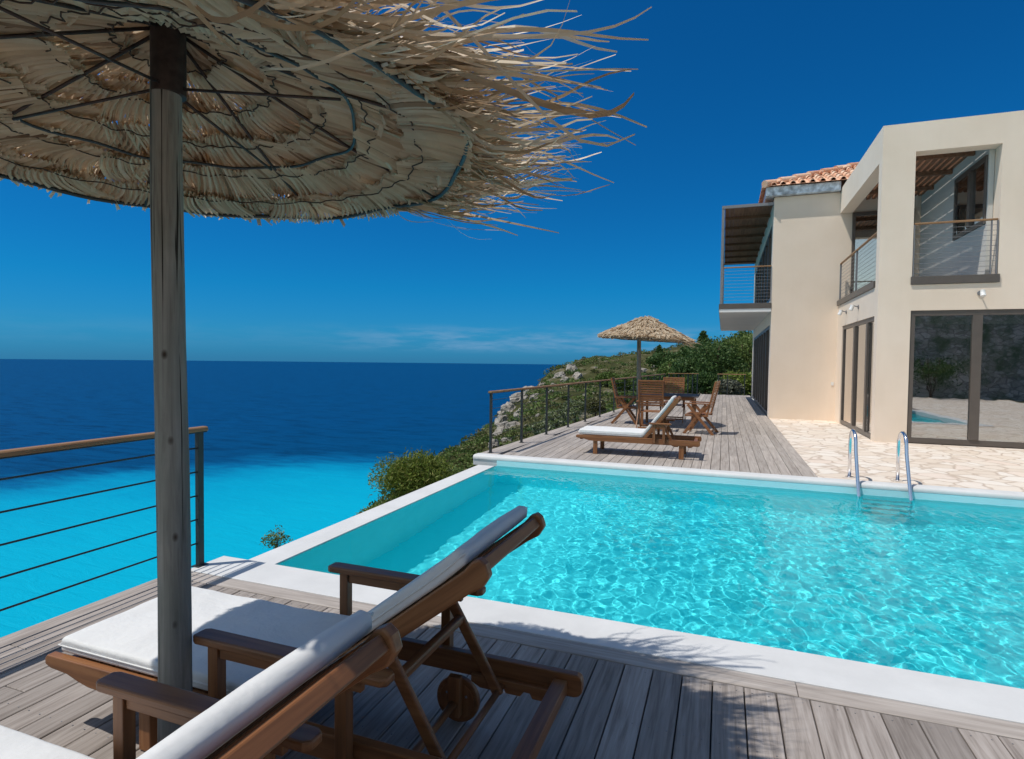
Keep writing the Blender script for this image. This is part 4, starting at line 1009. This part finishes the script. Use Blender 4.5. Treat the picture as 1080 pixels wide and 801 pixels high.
ROCKS = [(501, 449, 7, 'pale round boulder standing alone at the edge of the slope above the sea'), (548, 424, 11, 'large grey crag on the slope behind the third railing post'), (536, 436, 10, 'grey limestone crag between the first two far railing posts'),
         (529, 448, 8, 'pale jagged rock just right of the first far railing post'), (558, 415, 8, None), (553, 436, 7, None), (566, 428, 5, None), (543, 453, 9, None), (527, 462, 9, None), (521, 472, 7, None), (556, 452, 5, None), (535, 468, 7, None),
         (572, 407, 4, None), (590, 398, 6, None), (603, 393, 8, None), (596, 404, 5, None), (609, 399, 6, None), (584, 408, 4, None), (678, 392, 4, None), (691, 388, 4, None), (629, 389, 2.5, None), (641, 403, 3, None), (711, 379, 2.5, None),
         (455, 478, 4, None), (462, 488, 3.5, None), (568, 440, 4, None), (600, 430, 3, None), (617, 418, 2.5, None), (548, 440, 7, None), (539, 459, 7, None), (564, 421, 6, None), (580, 415, 4, None), (532, 455, 9, None)]
RL = ['grey rock to the right of the large crag behind the third railing post', 'rock tucked under the large crag behind the third railing post', 'small rock right of the crags, low between third and fourth posts', 'grey rock between the jagged rock and the large crag', 'pale rock low on the slope behind the first bay of the far railing', 'lowest pale rock behind the first bay of the far railing, near the deck edge', 'small grey rock in scrub just below the crags of the second bay', 'rock above the deck edge at the second far railing post', 'small pale rock above the handrail between the third and fourth posts', 'pale rock in the skyline outcrop, its upper left block', 'largest pale rock of the outcrop just under the skyline', 'rock at the lower left of the skyline outcrop', 'rock at the right end of the skyline outcrop', 'small rock below the skyline outcrop, just above the handrail', 'white rock right of the far umbrella pole, left one of two', 'white rock right of the far umbrella pole, right one of two', 'tiny pale rock on the slope under the left rim of the far umbrella', 'small rock just above the handrail left of the far umbrella pole', 'small white rock high on the slope between the two pointed conifers', 'small pale rock at the lower left end of the slope beside the pine', 'small rock among scrub right of the bushy pine', 'small rock in scrub behind the fourth far railing post', 'small rock in scrub behind the fifth far railing post', 'small rock in scrub behind the sixth far railing post', 'grey rock at the centre of the crags seen between the second and third posts', 'lower grey rock of the crags left of the second far railing post', 'upper right rock of the crags, close under the handrail', 'small rock above the handrail right of the crags', 'pale rock between the first post and the central crags']
RL.reverse()
for i, (px, py, sz, lb) in enumerate(ROCKS):
    lb = lb or RL.pop()
    p, r_ = hit_terrain(px, py)
    if p is None: 
        p, r_ = hit_terrain(px, py+6)
        if p is None: continue
    o = bpy.data.objects.new('boulder', rmeshes[i % 6]); COL.objects.link(o); s = sz/F_PX*r_*1.0
    ROCKPOS.append((p.x, p.y, s))
    o.location = p+Vector((0, 0, s*.15)); o.rotation_euler = (rn.uniform(-.3, .3), rn.uniform(-.3, .3), rn.uniform(0, 6)); o.scale = (s, s, s)
    tag(o, lb, 'rock', 'limestone rocks on the slope')
# scrub cover of the slope: one mass nobody could count
rn = random.Random(31)
scrub_sets = {'leaf_mid': MB(), 'leaf_olive': MB(), 'leaf_dark': MB()}
def scatter_clump(mb, x, y, z, r, n, size):
    leaf_clump(mb, Vector((x, y, z)), (r, r, r*rn.uniform(.4, .6)), n, size, rn, shell=.35)
cnt = 0
for _ in range(7600):
    az = rn.uniform(R(-58), R(22)); rr = ridge(az); r_ = math.exp(rn.uniform(math.log(7), math.log(max(12, rr*1.08)))) if rn.random() < .55 else rn.uniform(20, max(22, rr*1.1))
    x = r_*math.sin(az); y = r_*math.cos(az)
    if fp_dist(x, y) < 1.2: continue
    z = th(x, y)
    if any((x-a)**2+(y-b)**2 < (1.0*c+.25)**2 for a, b, c in ROCKPOS): continue
    if mnoise.noise(Vector((x, y, 0))*.14) > .34 and rn.random() < .7: continue
    s = rn.uniform(.25, .9)*(.55+min(1.2, r_/60)); 
    if r_ < 16: s = min(s, .45)
    nm = rn.choices(['leaf_mid', 'leaf_olive', 'leaf_dark'], [4.5, 4.5, 2.2])[0]
    scatter_clump(scrub_sets[nm], x, y, z+s*.15, s, 54 if r_ > 25 else 110, max(.05, min(.22, r_*.0034)))
par = None
for nm, mb in scrub_sets.items():
    o = mb.build('scrub', nm); o['kind'] = 'stuff'; tag(o, {'leaf_mid': 'bright green low scrub covering the coastal slope', 'leaf_olive': 'dry olive brown scrub patches on the coastal slope', 'leaf_dark': 'dark green scrub patches on the coastal slope'}[nm], 'scrub')
# shrubs and trees
def plant(name, label, cat, loc, r, h, nl, size, mat, seed, group=None, lobes=7, long=1.6, stems=5, srad=.03, part='foliage', shell=.5):
    rn_ = random.Random(seed); t = thing(name, label, cat, loc, 0, group)
    bush_mesh(r, h, nl, size, rn_, lobes, long, shell).build(part, mat, t)
    stem_mesh(r, h, rn_, stems, srad).build('branches', 'twig', t, smooth=True)
    return t
def at_px(px, py, dist):
    d = pxdir(px, py); d = d/math.hypot(d.x, d.y); return Vector((d.x*dist, d.y*dist, 1.5+d.z*dist))
p = at_px(436, 512, 12.5); plant('pine_bush', 'bushy green pine growing just beyond the infinity edge of the pool', 'tree', p+Vector((0, 0, -.85)), .88, 1.82, 15000, .024, 'leaf_pine', 5, lobes=26, long=4.2, stems=14, srad=.03, shell=.35)
p = at_px(404, 540, 11.2); plant('pine_bush', 'lower left lobe of pine scrub below the bushy pine at the pool edge', 'tree', p+Vector((0, 0, -.75)), .55, 1.05, 6000, .020, 'leaf_pine', 6, lobes=14, long=4.2, stems=8, srad=.02, shell=.35)
p = at_px(478, 503, 14); plant('shrub', 'green shrub between the bushy pine and the corner of the pool', 'shrub', p+Vector((0, 0, -.6)), .8, .95, 6000, .03, 'leaf_mid', 8, lobes=12, long=2.2, stems=6)
p = at_px(291, 566, 6.2); plant('small_shrub', 'small leafy sprig poking up behind the near end of the infinity edge', 'shrub', p+Vector((0, 0, -.24)), .155, .40, 480, .013, 'leaf_mid', 9, lobes=10, long=2.4, stems=12, srad=.004, shell=.2)
def conifer(label, px, py_top, py_base, dist, wpx, mat, seed):
    rn_ = random.Random(seed); base = at_px(px, py_base, dist); h = (py_base-py_top)/F_PX*dist; r = wpx/2/F_PX*dist
    t = thing('cypress_tree', label, 'tree', base, 0, 'trees on the slope')
    mb = MB(); n_ = int(26)
    for k in range(n_):
        u = k/n_; z = h*(.05+.93*u); rr_ = r*(1-u)**.75*rn_.uniform(.75, 1.2)+.05*r
        for q in range(3):
            a = rn_.uniform(0, 6.28); leaf_clump(mb, Vector((rr_*.45*math.cos(a), rr_*.45*math.sin(a), z)), (rr_*.7, rr_*.7, h/n_*1.3), 42, max(.05, dist*.0028), rn_, shell=.3)
    mb.build('crown', mat, t); q = MB(); q.tube([(0, 0, -.5), (0, 0, h*.8)], [r*.14, r*.03], 8); q.build('trunk', 'twig', t, smooth=True); return t
conifer('pointed dark conifer on the skyline left of the balcony of the villa', 741, 351, 395, 62, 34, 'leaf_dark', 1)
conifer('small pointed conifer on the skyline just right of the far umbrella pole', 695, 365, 385, 90, 13, 'leaf_dark', 2)
TREES = [(780, 380, 44, 74, 66, 'leaf_mid', 'tall bright green bush beside the corner of the villa'), (752, 380, 42, 66, 62, 'leaf_dark', 'dark bushy tree behind the right hand chair'), (730, 392, 40, 50, 42, 'leaf_dark', 'dark round bush behind the far end of the deck'),
         (760, 372, 62, 48, 44, 'leaf_mid', 'olive green tree on the skyline beneath the balcony'), (790, 366, 56, 50, 52, 'leaf_mid', 'leafy tree partly hidden by the side of the villa'), (712, 392, 56, 44, 36, 'leaf_mid', 'green bush on the slope right of the far umbrella pole'),
         (700, 380, 80, 34, 24, 'leaf_dark', 'dark low tree on the slope under the rim of the far umbrella'), (725, 374, 78, 36, 26, 'leaf_dark', 'dense tree high on the slope left of the pointed conifer'), (684, 404, 46, 40, 30, 'leaf_dark', 'dark shrub behind the far umbrella pole'),
         (776, 402, 36, 30, 24, 'leaf_lime', 'yellow green shrub behind the short railing by the villa'), (770, 408, 34, 26, 20, 'leaf_grey', 'grey leaved shrub at the foot of the short railing by the villa'), (742, 404, 35, 34, 30, 'leaf_dark', 'dark leafy shrub at the end of the deck behind the chairs'),
         (722, 408, 38, 30, 26, 'leaf_mid', 'mid green shrub at the end of the deck behind the far chair'), (789, 405, 35, 22, 26, 'leaf_lime', 'bright green shrub against the side of the villa'),
         (662, 404, 60, 36, 22, 'leaf_mid', 'green shrub on the slope left of the far umbrella pole'), (640, 400, 90, 30, 16, 'leaf_mid', 'wide shrub on the slope above the far railing'), (615, 386, 130, 20, 9, 'leaf_dark', 'low tree on the skyline of the slope nearest the sea')]
for i, (px, py, dist, w_, h_, mt, lb) in enumerate(TREES):
    hh = h_/F_PX*dist; r_ = w_/2/F_PX*dist; base = at_px(px, py+h_/2, dist)
    plant('bushy_tree', lb, 'tree', base+Vector((0, 0, -hh*.1)), r_, hh*1.1, 5200, dist*.0027, mt, 50+i, 'trees on the slope', lobes=18, stems=5, srad=.06, part='crown', shell=.4)
# pale flowering shrubs just outside the far railing
for i, (px, py, dist, w_, mt, lb) in enumerate([(588, 440, 17, 26, 'leaf_pale', 'pale flowering shrub outside the railing left of the dining set'), (607, 432, 20, 26, 'leaf_pale', 'cream flowered shrub outside the railing nearest the left chair'), (572, 452, 14.5, 26, 'leaf_pale', 'low pale green shrub outside the third far railing post'),
        (628, 428, 22, 24, 'leaf_olive', 'rusty brown shrub outside the railing behind the left chair'), (655, 420, 30, 22, 'leaf_mid', 'green shrub outside the railing behind the left chair')]):
    r_ = w_/2/F_PX*dist; base = at_px(px, py, dist); plant('shrub', lb, 'shrub', base+Vector((0, 0, -r_)), r_, r_*1.9, 3200, dist*.0026, mt, 90+i, lobes=12, stems=5, srad=.02)
for i, (x, y, r_, h_) in enumerate([(3.2, -5.9, 1.0, 2.1), (5.6, -5.6, 1.3, 1.5), (9.2, -6.0, 1.5, 2.6)]):
    plant('garden_shrub', ['rounded shrub before the stone wall behind the viewer, left of three', 'wide shrub before the stone wall behind the viewer', 'tall shrub before the stone wall behind the viewer, right of three'][i], 'shrub', (x, y, 0), r_, h_, 2200, .06, 'leaf_dark', 120+i, lobes=10)
